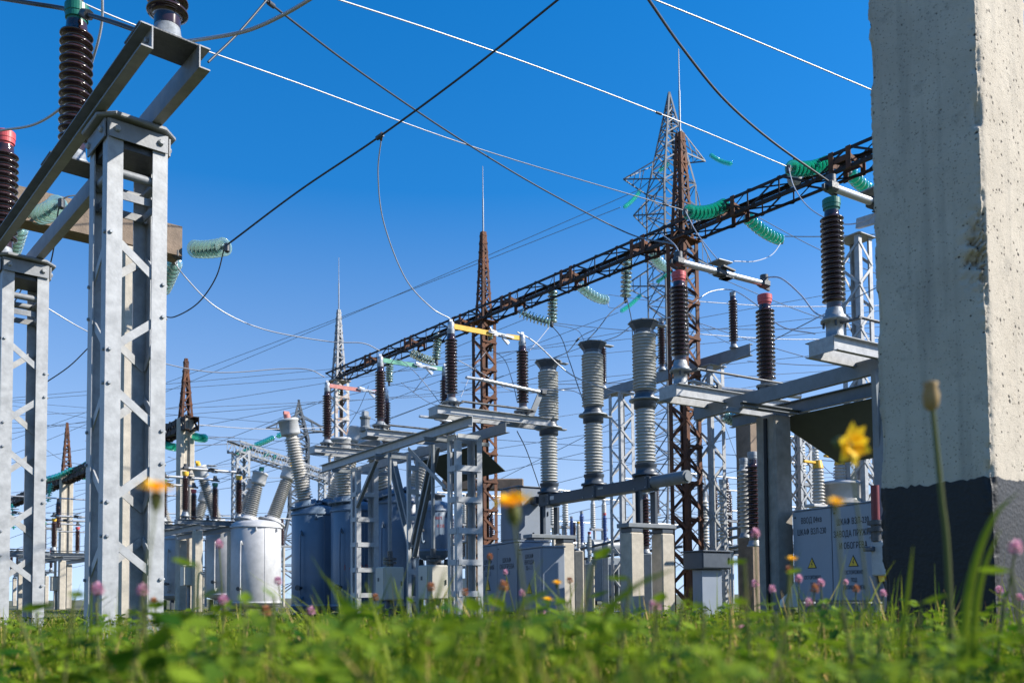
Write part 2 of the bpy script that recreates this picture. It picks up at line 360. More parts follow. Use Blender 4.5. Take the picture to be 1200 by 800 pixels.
def lattice_girder(name, label, p, q, wd, ht, cw, mt, panel, group=None, plates=None, cat='lattice girder'):
    p, q = Vector(p), Vector(q); d = q - p; Ln = d.length
    t = thing(name, label, cat, p, math.atan2(d.y, d.x), group)
    # slope along local x
    dz = d.z; Lh = math.hypot(d.x, d.y)
    pt = lambda x, j, k: Vector((x, j * wd / 2, k * ht / 2 + dz * x / Lh))
    for j in (-1, 1):
        for k in (-1, 1):
            obj('chord', MB().angle(pt(0, j, k), pt(Lh, j, k), cw, cw * .12, (0, -j, 0), (0, 0, -k)), mt, t)
    n = max(2, int(Lh / panel)); st = Lh / n
    for fa in range(4):
        mb = MB()
        for i in range(n):
            x0, x1 = i * st, (i + 1) * st
            if fa < 2:
                j = (-1, 1)[fa]; a, b = (pt(x0, j, 1), pt(x1, j, -1)) if i % 2 else (pt(x0, j, -1), pt(x1, j, 1)); o_ = Vector((0, j * .006, 0))
                mb.bar(a + o_, b + o_, cw * .62, cw * .12, None, (0, 1, 0)); mb.bar(pt(x0, j, -1) + o_, pt(x0, j, 1) + o_, cw * .5, cw * .1, (1, 0, 0), (0, 1, 0))
            else:
                k = (-1, 1)[fa - 2]; a, b = (pt(x0, -1, k), pt(x1, 1, k)) if i % 2 else (pt(x0, 1, k), pt(x1, -1, k)); o_ = Vector((0, 0, k * .006))
                mb.bar(a + o_, b + o_, cw * .5, cw * .1, None, (0, 0, 1))
        obj('bracing', mb, mt, t)
    for x in plates or []:
        mb = MB()
        for j in (-1, 1):
            for dx in (-.16, .16): mb.bar(pt(x + dx, j, -1.05) + Vector((0, j * .012, 0)), pt(x + dx, j, 1.05) + Vector((0, j * .012, 0)), .09, .016, (1, 0, 0), (0, 1, 0))
            mb.bar(pt(x - .16, j, .1), pt(x + .16, j, .1), .1, .014, (0, 0, 1), (0, 1, 0))
        mb.bar(pt(x - .16, -1, -.2), pt(x - .16, 1, .3), .07, .02); mb.bar(pt(x + .16, -1, .3), pt(x + .16, 1, -.2), .07, .02)
        obj('hanger_bracket', mb, M['rust'], t)
    return t

# ------------------------------------------------------------------ insulators
def sheds(n, p, core, Ro, z0, alt=1.0):
    pr = [(core, z0 - p * .35)]
    for i in range(n):
        z = z0 + i * p; r = Ro if i % 2 == 0 else core + (Ro - core) * alt
        pr += [(core, z), (core + (r - core) * .55, z + p * .06), (r * .985, z + p * .10), (r, z + p * .2), (r * .97, z + p * .32), (core + (r - core) * .35, z + p * .56), (core, z + p * .72)]
    pr.append((core, z0 + n * p + p * .2))
    return pr
def flange(r, z, h, rb=None):
    rb = rb or r * 1.2
    return [(rb, z), (rb, z + h * .28), (r, z + h * .36), (r * .88, z + h * .9), (r * .8, z + h)]
INS = {  # R, core, n, pitch, base flange r/h, cap r/h, total height
    'tower': dict(R=.122, c=.078, n=13, p=.0715, br=.085, bh=.12, cr=.083, ch=.15, H=1.30),
    'open': dict(R=.118, c=.074, n=17, p=.0535, br=.095, bh=.12, cr=.085, ch=.13, H=1.28),
    'slim': dict(R=.094, c=.062, n=17, p=.051, br=.085, bh=.06, cr=.055, ch=.09, H=1.10),
    'bus': dict(R=.088, c=.055, n=15, p=.058, br=.07, bh=.07, cr=.055, ch=.10, H=1.12),
}
def post_insulator(label, loc, kind, cap=None, group='brown ribbed post insulators', rz=0.0, scale=1.0, body='brown', name='post_insulator', cat='insulator', lite=False):
    k = INS[kind]; t = thing(name, label, cat, loc, rz, group); t.scale = (scale,) * 3
    seg = 12 if lite else 28; H = k['H']; top = H - k['ch'] - .02; z0 = k['bh'] + .07; p = (top - .04 - z0) / k['n']
    obj('base_flange', cached(('base_flange', kind, seg), lambda: MB().lathe(flange(k['br'], 0, k['bh']), seg), M['cast']), None, t)
    obj('porcelain_body', cached(('porcelain_body', kind, seg), lambda: MB().lathe([(k['c'] * .98, k['bh'] - .01)] + sheds(k['n'], p, k['c'], k['R'], z0) + [(k['c'] * .95, top + .01)], seg), M[body]), None, t)
    cm = M[cap] if cap else M['cast']; r, h = k['cr'], k['ch']
    obj('cap', cached(('cap', kind, seg), lambda: MB().lathe([(r * .82, top - .005), (r * .86, top + h * .18), (r * 1.0, top + h * .22), (r * 1.02, top + h * .5), (r * 1.07, top + h * .52), (r * 1.07, top + h * .96), (r * 1.0, top + h), (r * .2, top + h + .003)], seg, smooth=False), cm), None, t)
    return t

def disc_profile():
    return [(.012, .0), (.05, -.002), (.09, -.012), (.12, -.03), (.1275, -.046), (.122, -.048), (.10, -.034), (.085, -.05), (.075, -.034), (.055, -.05), (.04, -.03), (.02, -.05)]
def glass_string(label, p, q, n=9, sag=.12, group='green glass insulator strings', mt='glass', seg=20, parts=True, sc=1.0, name='insulator_string'):
    p, q = Vector(p), Vector(q); L = (q - p).length; sag *= .55
    t = thing(name, label, 'insulator string', p, 0, group) if parts else None
    cur = lambda s: (q - p) * s + Vector((0, 0, -sag * L * 4 * s * (1 - s)))
    ps = L / (n + .9); big = MB()
    for i in range(n):
        s = (i + .75) * ps / L; d = (cur(s + .01) - cur(s - .01)).normalized(); Mx = Matrix.Translation(cur(s)) @ (-d).to_track_quat('Z', 'Y').to_matrix().to_4x4()
        if parts:
            o = obj('glass_disc', cached(('glass_disc', seg), lambda: MB().lathe(disc_profile(), seg, caps=False), M[mt]), None, t)
            o.matrix_local = Mx @ Matrix.Scale(sc, 4)
        else: big.lathe([(r * sc, z * sc) for r, z in disc_profile()[:6]], 10, Mx, caps=False)
    if not parts:
        big.tube([cur(s / 8) for s in range(9)], .03 * sc, 6); o = obj(name, big, M[mt], None, p); return tag(o, label, 'insulator string', group)
    rod = MB(); rod.tube([cur(s / 12) for s in range(13)], .022 * sc, 6)
    for i in range(n):
        s = (i + .75) * ps / L; d = (cur(s + .01) - cur(s - .01)).normalized()
        rod.cyl(cur(s) - d * .055 * sc, cur(s) + d * .005, .042 * sc, 8, .05 * sc)
    obj('pin_fittings', rod, M['cast'], t)
    obj('end_clamp', MB().cbox(cur(1.0) + Vector((0, 0, -.03)), (.07, .07, .13), .015), M['castdark'], t)
    return t

def smooth(pts, n=10):
    P = [Vector(p) for p in pts]
    if len(P) == 2: return [P[0].lerp(P[1], i / 4) for i in range(5)]
    P = [P[0] * 2 - P[1]] + P + [P[-1] * 2 - P[-2]]; out = []
    for i in range(1, len(P) - 2):
        for k in range(n):
            t = k / n; a, b, c, d = P[i - 1:i + 3]
            out.append(.5 * ((2 * b) + (c - a) * t + (2 * a - 5 * b + 4 * c - d) * t * t + (3 * b - a - 3 * c + d) * t ** 3))
    out.append(P[-2]); return out
def wire(label, pts, r, mt='wire', name='conductor', group=None, seg=7, clamp=None):
    c = smooth([PD(*p) for p in pts]); o = c[0].copy()
    w_ = obj(name, MB().tube([x - o for x in c], r, seg), M[mt], None, o); tag(w_, label, 'conductor', group)
    if clamp:
        for s in clamp:
            k = int(s * (len(c) - 1)); k = min(k, len(c) - 2); d = (c[k + 1] - c[k]).normalized()
            obj('clamp', MB().cyl(c[k] - o - d * .05, c[k] - o + d * .05, r * 2.2, 8), M['castdark'], w_)
    return w_

# ------------------------------------------------------------------ disconnectors, frames
def perp(P1, P2):
    d = Vector(P2) - Vector(P1); d.z = 0; d.normalize(); return d, Vector((-d.y, d.x, 0))
def disc_base(label, P1, P2, ext=(.22, .3), hb=.13, wd=.26, group=None, rodside=-1, mt='gpaint', dr=.10):
    """channel frame under a pair of insulators; P1, P2 = feet of the insulators"""
    P1, P2 = Vector(P1), Vector(P2); d, n = perp(P1, P2); L = (P2 - P1).length; t = thing('disconnector_base', label, 'switch frame', P1, math.atan2(d.y, d.x), group)
    y = wd / 2
    for s in (-1, 1):
        obj('channel_rail', MB().channel((-ext[0], s * y, -dr - hb / 2), (L + ext[1], s * y, -dr - hb / 2), hb, .055, .008, (0, 0, 1), (0, s, 0)), M[mt], t)
    obj('end_plate', MB().cbox((-ext[0] - .004, 0, -dr - hb / 2), (.008, wd, hb), .002), M[mt], t)
    obj('end_plate', MB().cbox((L + ext[1] + .004, 0, -dr - hb / 2), (.008, wd, hb), .002), M[mt], t)
    for x in (0, L):
        b = obj('bearing', MB().lathe([(.135, -dr + .002), (.135, -dr + .017), (.09, -dr + .022), (.085, -.03), (.14, -.025), (.14, -.002)], 20, Matrix.Translation((x, 0, 0))), M['cast'], t)
        mb = None
        for a in range(4): obj('bolt', MB().cyl((x + .11 * math.cos(a * 1.57 + .78), .11 * math.sin(a * 1.57 + .78), -.085), (x + .11 * math.cos(a * 1.57 + .78), .11 * math.sin(a * 1.57 + .78), -.024), .012, 6), M['castdark'], b)
        obj('lever', MB().bar((x, rodside * .05, -.055), (x + .02, rodside * .30, -.055), .05, .014, (1, 0, 0)), M['castdark'], t)
    obj('operating_rod', MB().cyl((0.02, rodside * .28, -.04), (L + .02, rodside * .28, -.04), .017, 8), M['castdark'], t)
    return t
def contact_bar(label, A, B, mt, group=None):
    """coloured flat blade pair with a middle contact"""
    A, B = Vector(A), Vector(B); d = B - A; L = d.length; t = thing('knife_switch', label, 'switch blade', A, math.atan2(d.y, d.x), group)
    obj('blade', MB().bar((.05, 0, 0), (L * .56, 0, -.01), .075, .03, (0, 0, 1)), M[mt], t)
    obj('blade', MB().bar((L * .76, 0, -.012), (L - .05, 0, 0), .07, .03, (0, 0, 1)), M[mt], t)
    mb = MB()
    for s in (-1, 1):
        mb.bar((L * .5, s * .035, .01), (L * .86, s * .035, -.02), .035, .012, (0, 0, 1)); mb.bar((L * .52, s * .05, .03), (L * .62, s * .02, .02), .03, .02)
    mb.bar((L * .70, -.07, -.03), (L * .70, .07, .0), .03, .05); mb.bar((L * .72, 0, -.03), (L * .80, 0, -.12), .05, .03)
    obj('contact', mb, M['alu'], t)
    for x in (0, L):
        obj('terminal', MB().lathe([(.045, -.05), (.05, .0), (.05, .05), (.03, .06)], 12, Matrix.Translation((x, 0, 0))).bar((x, 0, .03), (x, 0, .10), .05, .02), M['alu'], t)
    return t
def contact_tube(label, A, B, group=None, half=False):
    A, B = Vector(A), Vector(B); d = B - A; L = d.length; t = thing('tube_switch', label, 'switch arm', A, math.atan2(d.y, d.x), group)
    obj('tube', MB().cyl((0.05, 0, 0), (L * .47, 0, 0), .043, 14), M['alu'], t)
    if not half:
        obj('tube', MB().cyl((L * .53, 0, 0), (L - .05, 0, 0), .040, 14), M['alu'], t)
    c = MB(); x = L * .5
    c.cbox((x - .06, 0, .0), (.16, .13, .10), .015); c.bar((x - .1, -.09, .05), (x + .12, -.09, .02), .02, .05); c.bar((x - .1, .09, .05), (x + .12, .09, .02), .02, .05)
    for i in range(5): c.bar((x + .02 + i * .022, -.07, -.06), (x + .02 + i * .022, .07, -.06), .014, .06)
    obj('contact', c, M['castdark'], t)
    obj('guard_plate', MB().cbox((x - .04, 0, .13), (.26, .20, .018), .006), M['cast'], t)
    for xx in ((0, L) if not half else (0,)):
        m_ = MB().cbox((xx, 0, .0), (.15, .12, .10), .02).cyl((xx, 0, .04), (xx, 0, .12), .055, 14); m_.bar((xx - .13, 0, -.02), (xx + .16, .06, -.03), .05, .03)
        obj('terminal', m_, M['castdark'], t)
    return t
def ladder_column(label, loc, rz, wx, wy, H, mt, lw=.088, panel=.47, group=None):
    return lattice_column('ladder_column', label, 'steel column', loc, rz, wx, wy, H, lw, M[mt], panel, 'batten', group, single=False, bw=.085, base=True)
def beam(label, p, q, h, b, mt, group=None, side=1, name='support_beam', t_=.01):
    p, q = Vector(p), Vector(q); d = (q - p).normalized(); n = Vector((-d.y, d.x, 0)) * side
    o = obj(name, MB().channel((0, 0, 0), q - p, h, b, t_, (0, 0, 1), n), M[mt], None, p); return tag(o, label, 'steel beam', group)

def bushing_mb(L, R1, R2, n):
    core1, core2 = R1 * .72, R2 * .72; pr = [(core1, 0)]
    for i in range(n):
        f = i / n; z = L * (.03 + .94 * f); p = L * .94 / n; R_ = R1 + (R2 - R1) * f; c = core1 + (core2 - core1) * f
        pr += [(c, z), (R_, z + p * .12), (R_, z + p * .34), (c + (R_ - c) * .3, z + p * .6), (c, z + p * .75)]
    pr.append((core2, L)); return pr
def oil_tank(label, loc, rz, r, z0, H, mt, bushings, group=None, text=None):
    """round breaker tank with lid flange; bushings = list of (dx, tilt, length, R1, R2, cap material, body material)"""
    t = thing('oil_tank', label, 'tank', loc, rz, group)
    obj('tank_body', MB().lathe([(r * .55, z0 - .12), (r * .93, z0 - .03), (r, z0 + .06), (r, z0 + H - .16), (r * .985, z0 + H - .15), (r * .98, z0 + H - .10), (r * .8, z0 + H - .02), (r * .35, z0 + H + .03), (r * .02, z0 + H + .05)], 44), M[mt], t)
    obj('rim', MB().lathe([(r * 1.045, z0 + H - .215), (r * 1.05, z0 + H - .16), (r * 1.0, z0 + H - .155)], 44, caps=False), M[mt], t)
    obj('base_ring', MB().lathe([(r * .98, z0 + .03), (r * 1.03, z0 + .035), (r * 1.03, z0 + .085), (r * .99, z0 + .09)], 44, caps=False), M[mt], t)
    va_ = math.atan2(-t.location.y, -t.location.x) - rz
    pl = lambda a, z, rr=r: Vector((rr * math.cos(va_ + a), rr * math.sin(va_ + a), z))
    obj('weld_seam', MB().tube([pl(.35, z0 + .1), pl(.35, z0 + H - .25)], .008, 6), M[mt], t)
    obj('oil_pipe', MB().tube(smooth([pl(-.55, z0 + .25, r + .0), pl(-.55, z0 + .25, r + .10), pl(-.55, z0 + H * .7, r + .10), pl(-.55, z0 + H * .7, r)], 5), .022, 8), M[mt], t)
    obj('valve', MB().cyl(pl(-.55, z0 + .45, r + .06), pl(-.55, z0 + .45, r + .2), .035, 10).cyl(pl(-.55, z0 + .45, r + .2), pl(-.55, z0 + .45, r + .22), .06, 12), M['castdark'], t)
    obj('lifting_lug', MB().cbox(pl(.0, z0 + H - .28, r + .03), (.05, .05, .10), .01), M[mt], t)
    obj('lifting_lug', MB().cbox(pl(.9, z0 + H - .28, r + .03), (.05, .05, .10), .01), M[mt], t)
    for sx_ in (-1, 1):
        for sy_ in (-1, 1): obj('foot', MB().cbox((sx_ * r * .6, sy_ * r * .6, (z0 - .1) / 2), (.12, .12, max(.05, z0 - .1)), .01), M['dgrey'], t)
    for (dx, tilt, L, R1, R2, capm, bm) in bushings:
        Mx = Matrix.Translation((dx, 0, z0 + H - .30)) @ Matrix.Rotation(tilt, 4, 'Y')
        tb = MB().lathe([(R1 * 1.35, -.12), (R1 * 1.5, .28), (R1 * 1.95, .285), (R1 * 1.95, .325), (R1 * 1.3, .33), (R1 * 1.25, .43)], 28, Mx)
        for a in range(14): tb.cyl(Mx @ Vector((R1 * 1.75 * math.cos(a * .4488), R1 * 1.75 * math.sin(a * .4488), .26)), Mx @ Vector((R1 * 1.75 * math.cos(a * .4488), R1 * 1.75 * math.sin(a * .4488), .35)), .018, 6)
        tur = obj('turret', tb, M[mt], t)
        M2 = Mx @ Matrix.Translation((0, 0, .42))
        bs = obj('bushing', MB().lathe(bushing_mb(L, R1, R2, max(8, int(L / .062))), 24, M2), M[bm], t)
        obj('expansion_cap', MB().lathe([(R2 * .8, L - .01), (R2 * 1.25, L + .01), (R2 * 1.3, L + .05), (R2 * 1.3, L + .30), (R2 * 1.42, L + .31), (R2 * 1.42, L + .35), (R2 * 1.2, L + .37), (R2 * .3, L + .375)], 24, M2), M['alucap'], bs)
        if capm: obj('terminal', MB().cyl(M2 @ Vector((0, 0, L + .37)), M2 @ Vector((0, 0, L + .47)), R2 * .45, 12).cbox(M2 @ Vector((0, 0, L + .50)), (.14, .05, .08), .012), M[capm], bs)
    return t
FONTS = []; KX = [1.0]
def bake_lettering():
    dgp = bpy.context.evaluated_depsgraph_get()
    for o in FONTS:
        me = bpy.data.meshes.new_from_object(o.evaluated_get(dgp)); nm = o.name
        n = bpy.data.objects.new('lettering', me); n.parent = o.parent; n.location = o.location; n.rotation_euler = o.rotation_euler; n.scale = o.scale; COL.objects.link(n); bpy.data.objects.remove(o)
def lettering(text, parent, loc, rz, size, mt='text', rx=R(90), name='lettering'):
    c = bpy.data.curves.new(name, 'FONT'); c.body = text; c.size = size; c.align_x = 'CENTER'; c.align_y = 'CENTER'; c.extrude = .0006; c.space_character = 1.06; c.space_line = .95 if KX[0] == 1 else 1.35
    c.materials.append(M[mt]); o = bpy.data.objects.new(name, c); COL.objects.link(o); o.parent = parent; o.location = loc; o.rotation_euler = (rx, 0, rz); FONTS.append(o); o.scale.x = KX[0]; return o
def warning_sign(parent, loc, rz, s):
    """yellow triangle with black border and bolt, facing local -y turned by rz"""
    def tri(k, y): return [Vector((k * s * math.sin(a), y, k * s * math.cos(a))) for a in (0, 2.0944, 4.18879)]
    Mx = Matrix.Translation(loc) @ Matrix.Rotation(rz, 4, 'Z')
    def plate(k, y, th):
        f = tri(k, y - th); b = tri(k, y); return MB().add([Mx @ v for v in f + b], [(0, 1, 2), (5, 4, 3), (0, 3, 4, 1), (1, 4, 5, 2), (2, 5, 3, 0)])
    o = obj('warning_sign', plate(1, -.001, .003), M['text'], parent); obj('yellow_field', plate(.80, -.0045, .002), M['signy'], o)
    z = [(.08, .5), (-.16, .02), (.0, .04), (-.07, -.4), (.17, .12), (.02, .1), (.2, .5)]
    vs = [Mx @ Vector((x * s, -.0072, y * s)) for x, y in z]
    obj('lightning_symbol', MB().add(vs, [(0, 1, 2, 5, 6), (2, 3, 4, 5)]), M['text'], o)
    return o
def cabinet(name, label, loc, rz, wx, wy, H, z0, mt, cat='cabinet', group=None, doors=1, roof=.03, plinth=True):
    t = thing(name, label, cat, loc, rz, group)
    obj('housing', MB().cbox((0, 0, z0 + H / 2), (wx, wy, H), .01), M[mt], t)
    dw = wx / doors
    for k in range(doors):
        x = -wx / 2 + dw * (k + .5)
        d = obj('door', MB().cbox((x, -wy / 2 - .011, z0 + H / 2), (dw - .014, .018, H - .04), .005), M[mt], t)
        obj('handle', MB().cbox((x + dw * .40, -wy / 2 - .03, z0 + H * .52), (.02, .02, .09), .006), M['castdark'], d)
    if roof: obj('roof_plate', MB().cbox((0, -.01, z0 + H + roof / 2), (wx + .05, wy + .07, roof), .008), M[mt], t)
    if plinth and z0 > .05:
        obj('plinth', MB().cbox((0, 0, z0 / 2), (wx * .94, wy * .9, z0 - .004), .01), M['concrete'], t)
    return t
def square_post(name, label, loc, rz, wx, wy, H, mt, cat='post', group=None, zb=0.0, cham=.025):
    o = obj(name, MB().cbox((0, 0, zb + (H - zb) / 2), (wx, wy, H - zb), cham), M[mt], None, loc); o.rotation_euler = (0, 0, rz); return tag(o, label, cat, group)
def ground(px, py, d):
    p = PD(px, py, d); return Vector((p.x, p.y, 0))
# ================================================================== SETTING
gm = mat("dry_green_ground", (.05, .065, .025), .95, 0, .3, .8, col2=(.12, .11, .06), bump=.6, bscale=6)
g = MB()
N = 24
for i in range(N + 1):
    for j in range(N + 1):
        x = -1500 + 3000 * i / N; y = -300 + 3300 * j / N; g.v.append((x, y, 0.0))
for i in range(N):
    for j in range(N):
        a = i * (N + 1) + j; g.f.append((a, a + N + 1, a + N + 2, a + 1)); g.sm.append(False)
tag(obj('ground', g, gm), None, None, None, 'structure')

def unit(th): return Vector((-math.sin(th), math.cos(th), 0)), Vector((math.cos(th), math.sin(th), 0))

# ------------------------------------------------------------------ big concrete pillar, front right
PTH = R(37); pA, pB = unit(PTH); pc = ground(1164, 600, 3.4); PS = .465
def pillar_mesh(z0, z1, off, nz, ragged=0.0, top=True):
    rr = random.Random(5); per = []
    nn = 40
    cs = [(0, 0), (PS, 0), (PS, PS), (0, PS)]
    for k in range(4):
        a, b = cs[k], cs[(k + 1) % 4]
        for i in range(nn):
            f = i / nn; f = .5 - .5 * math.cos(math.pi * f) if True else f
            per.append((a[0] + (b[0] - a[0]) * f, a[1] + (b[1] - a[1]) * f))
    from mathutils import noise as NZ
    mb = MB(); rows = nz; n = len(per)
    for r_ in range(rows + 1):
        for (x, y) in per:
            z = z0 + (z1 - z0) * r_ / rows
            if ragged and r_ == rows: z += ragged * (NZ.noise(Vector((x * 14, y * 14, 3))) + .6 * NZ.noise(Vector((x * 55, y * 55, 8))))
            # chipped arrises: pull the vertices close to a corner inwards by noise
            dx = min(x, PS - x); dy = min(y, PS - y); e = max(dx, dy) if min(dx, dy) < 1e-6 else 1
            cx, cy = x - PS / 2, y - PS / 2; L = math.hypot(cx, cy)
            near = math.exp(-(e / .022) ** 2)
            c1 = NZ.noise(Vector((x * 3, y * 3, z * 5.5))); c2 = NZ.noise(Vector((x * 20, y * 20, z * 24))); c3 = NZ.noise(Vector((x * 60, y * 60, z * 80)))
            chip = near * (.007 + .05 * max(0, c1 - .12) + .012 * max(0, c2 - .1) + .004 * c3)
            big = math.exp(-((z - 1.70) / .12) ** 2) * math.exp(-(e / .065) ** 2) * .040 * (.7 + 1.1 * c2 + 1.1 * c3) if (x < .02 and y < .2) else 0
            mm = 1 - (chip + big) * 1.4 / L; wv = .0025 * NZ.noise(Vector((x * 6, y * 6, z * 4)))
            s = mm * (1 + (off + wv) / (PS / 2)); mb.v.append((PS / 2 + cx * s, PS / 2 + cy * s, z))
    for r_ in range(rows):
        for i in range(n):
            a = r_ * n + i; b = r_ * n + (i + 1) % n; mb.f.append((a, b, b + n, a + n)); mb.sm.append(True)
    if top: mb.f.append(tuple(range(rows * n, rows * n + n))); mb.sm.append(False)
    return mb
M['alucap'] = mat('pale_cap_paint', (.42, .43, .43), .45, 0, .12, 8)
pt = thing('concrete_pillar', 'massive pitted concrete pillar with chipped corner and a black painted foot', 'pillar', pc, PTH)
obj('shaft', pillar_mesh(0, 4.2, 0, 520), M['pillar'], pt)
obj('black_band', pillar_mesh(0, .82, .0035, 70, .018, False), M['bitumen'], pt)

# ------------------------------------------------------------------ near left: two lattice supports, double channel beam, three insulators
TT = R(41); aT, bT = unit(TT)
t1 = ground(121, 420, 5.0) + (aT + bT) * .185
ZT = 3.17
def near_tower(label, loc):
    t = lattice_column('lattice_support', label, 'lattice tower', loc, TT, .345, .345, ZT, .088, M['galv'], .44, 'zig', 'galvanised lattice supports on the left', single=False, bolts=True, bw=.046, hmin=.2, ztop=.58)
    obj('top_plate', MB().cbox((0, 0, ZT + .016), (.46, .46, .026), .085), M['galv2'], t)
    for (px_, py_, sx_, sy_) in ((0, -1, 1, 0), (1, 0, 0, 1), (0, 1, 1, 0), (-1, 0, 0, 1)):
        c = Vector((px_ * .186, py_ * .186, 0))
        o = obj('gusset_plate', MB().box(c + Vector((0, 0, ZT - .06)), (.335 * sx_ + .009 * (1 - sx_), .335 * sy_ + .009 * (1 - sy_), .105)), M['galv2'], t)
        for e in (-.125, .125):
            nrm = Vector((px_, py_, 0)); X = c + Vector((sx_ * e, sy_ * e, ZT - .06)) + nrm * .005
            obj('bolt', MB().lathe([(.019, 0), (.019, .012), (.012, .018)], 6, Matrix.Translation(X) @ nrm.to_track_quat('Z', 'Y').to_matrix().to_4x4(), smooth=False), M['galv'], o)
        obj('cross_bar', MB().cyl((c.x * .70 - sx_ * .16, c.y * .70 - sy_ * .16, ZT - .29), (c.x * .70 + sx_ * .16, c.y * .70 + sy_ * .16, ZT - .29), .026, 12), M['galv2'], t)
        obj('cross_bar', MB().bar((c.x * .70 - sx_ * .17, c.y * .70 - sy_ * .17, ZT - .42), (c.x * .70 + sx_ * .17, c.y * .70 + sy_ * .17, ZT - .42), .045, .01), M['galv2'], t)
    obj('dark_head_box', MB().box((0, 0, ZT - .075), (.30, .30, .14)), M['castdark'], t)
    return t
near_tower('tall galvanised lattice support with bolted flat braces, in front of the concrete post', t1)
t2 = t1 + aT * 2.73
near_tower('galvanised lattice support cut by the left border, under the double channel beam', t2)
bt = thing('double_channel_beam', 'pair of steel channels bolted across the two galvanised lattice supports', 'steel beam', t1 - bT * .06 + Vector((0, 0, ZT + .032)), TT)
for s in (-1, 1):
    o = obj('channel', MB().channel((s * .12, -.94, .062), (s * .12, 4.6, .062), .124, .06, .007, (0, 0, 1), (s, 0, 0)), M['galv2'], bt)
    for yy in (-.88, -.72, -.12, .12, .86, 1.0, 2.9, 3.2):
        nrm = Vector((s, 0, 0)); obj('bolt', MB().lathe([(.014, 0), (.014, .012), (.009, .016)], 6, Matrix.Translation((s * .129, yy, .07)) @ nrm.to_track_quat('Z', 'Y').to_matrix().to_4x4(), smooth=False), M['cast'], o)
for yy in (-.80, .94, 3.12):
    obj('mounting_plate', MB().cbox((0, yy, .131), (.37, .24, .012), .004), M['castdark'], bt)
ZI = ZT + .032 + .138
insT = []
for yy, cp, lb in ((-.80, 'yellow', 'brown ribbed insulator on the near tip of the double channel beam, top cut off'),
                   (.94, 'green', 'brown ribbed insulator with dark green cap standing on the double channel beam'),
                   (3.12, 'red', 'brown ribbed insulator with red cap at the left border above the second lattice support')):
    insT.append(post_insulator(lb, t1 - bT * .06 + aT * yy + Vector((0, 0, ZI)), 'tower', cp, 'insulators on the double channel beam', scale=.88))
# dark terminal clamp on the green cap
p = t1 + aT * .94 + Vector((0, 0, ZI + 1.30))
tt = obj('terminal_clamp', MB().cbox((0, 0, .05), (.07, .09, .09), .012).bar((-.02, 0, .08), (.05, .02, .22), .05, .03).cyl((0, 0, .0), (0, 0, .03), .05, 10), M['castdark'], insT[1], None)
tt.location = (0, 0, 1.28)

# ------------------------------------------------------------------ concrete portal behind the left support
pb_ = ground(151, 500, 12.4)
square_post('concrete_post', 'weathered sandy concrete post half hidden behind the tall galvanised lattice support', pb_, R(40), .27, .27, 5.35, 'paleconc', 'post')
q0, q1 = PZ(2, 238, 5.6), PZ(209, 287, 5.6)
cb = obj('concrete_crossarm', MB().prism([(-.22, -.17), (.22, -.17), (.22, .17), (-.22, .17)], (0, 0, 0), q1 - q0, (0, 0, 1)), M['concrete2'], None, q0)
tag(cb, 'brown weathered concrete crossarm with glass insulator strings hanging at its ends', 'crossarm')
bx = obj('corner_fitting', MB().cbox((0, 0, 0), (.1, .16, .1), .01), M['castdark'], cb); bx.location = (q1 - q0) + Vector((.02, -.1, -.19))
glass_string('short pale glass insulator string at the free right end of the brown concrete crossarm', PD(224, 291, 12.9), PD(266, 288, 12.1), 8, .05, 'glass strings on the concrete crossarm', 'glassp')
glass_string('pale glass insulator string beside the concrete crossarm, seen between the two channels', PD(36, 250, 11.8), PD(72, 236, 10.8), 7, .1, 'glass strings on the concrete crossarm', 'glassp')
glass_string('pale glass string dropping steeply behind the tall galvanised lattice support', PD(206, 303, 13.2), PD(190, 340, 14.6), 8, .02, 'glass strings on the concrete crossarm', 'glassp')
glass_string('glass string hanging left of the channels, below the brown concrete crossarm', PD(24, 262, 12.6), PD(12, 300, 13.8), 8, .03, 'glass strings on the concrete crossarm', 'glassp')

# ------------------------------------------------------------------ rusty portal row with long girder
c1 = ground(803, 490, 17.5); c2 = ground(558, 500, 22.46); c3 = ground(397, 520, 28.76); GA = (c3 - c1).normalized(); c2 = c1 + GA * (c2 - c1).dot(GA); c0 = c1 - GA * 6.6; GT = math.atan2(-GA.x, GA.y)
ZG = 7.62
def portal(label, c, m1, sp, rodm, sz=.45, lw=.095):
    t = lattice_column('portal_column', label, 'lattice column', c, GT, sz, sz, ZG - .2, lw, m1, .36, 'warren', 'columns carrying the long girder', bw=.06)
    for a, b in (((-1, -1), (1, -1)), ((1, -1), (1, 1))):
        mb = MB(); z = .4
        while z < ZG - .4:
            mb.bar((a[0] * sz / 2, a[1] * sz / 2, z), (b[0] * sz / 2, b[1] * sz / 2, z), .05, .05); z += .72
        obj('batten', mb, m1, t)
    obj('head_plate', MB().cbox((0, 0, ZG - .19), (sz + .1, sz + .1, .03), .01), m1, t)
    if sp: spire(t, sp[2], sz * .72, sp[1], ZG - .1, sp[0], 1.75, rodm, .03)
    return t
portal('rust red lattice column with a spire, right of the grey breaker poles', c1, M['rust'], (2.15, .14, M['rust']), M['thinwire'])
portal('rust red lattice column behind the yellow switch blade with a slim spire and rod', c2, M['rust'], (2.3, .12, M['rust']), M['thinwire'])
portal('pale rust-stained lattice column at the far end of the long girder with a grey spire', c3, M['rustgalv'], (2.3, .10, M['galv2']), M['thinwire'], .50)
portal('lattice column at the near end of the girder, beyond the big concrete pillar', c0, M['rust'], None, None)
e0 = c0 - GA * .5; e1 = c3 + GA * .5
Lg = (e1 - e0).length
def gpos(c, off=0): return (Vector(c) - e0).dot(GA) + off
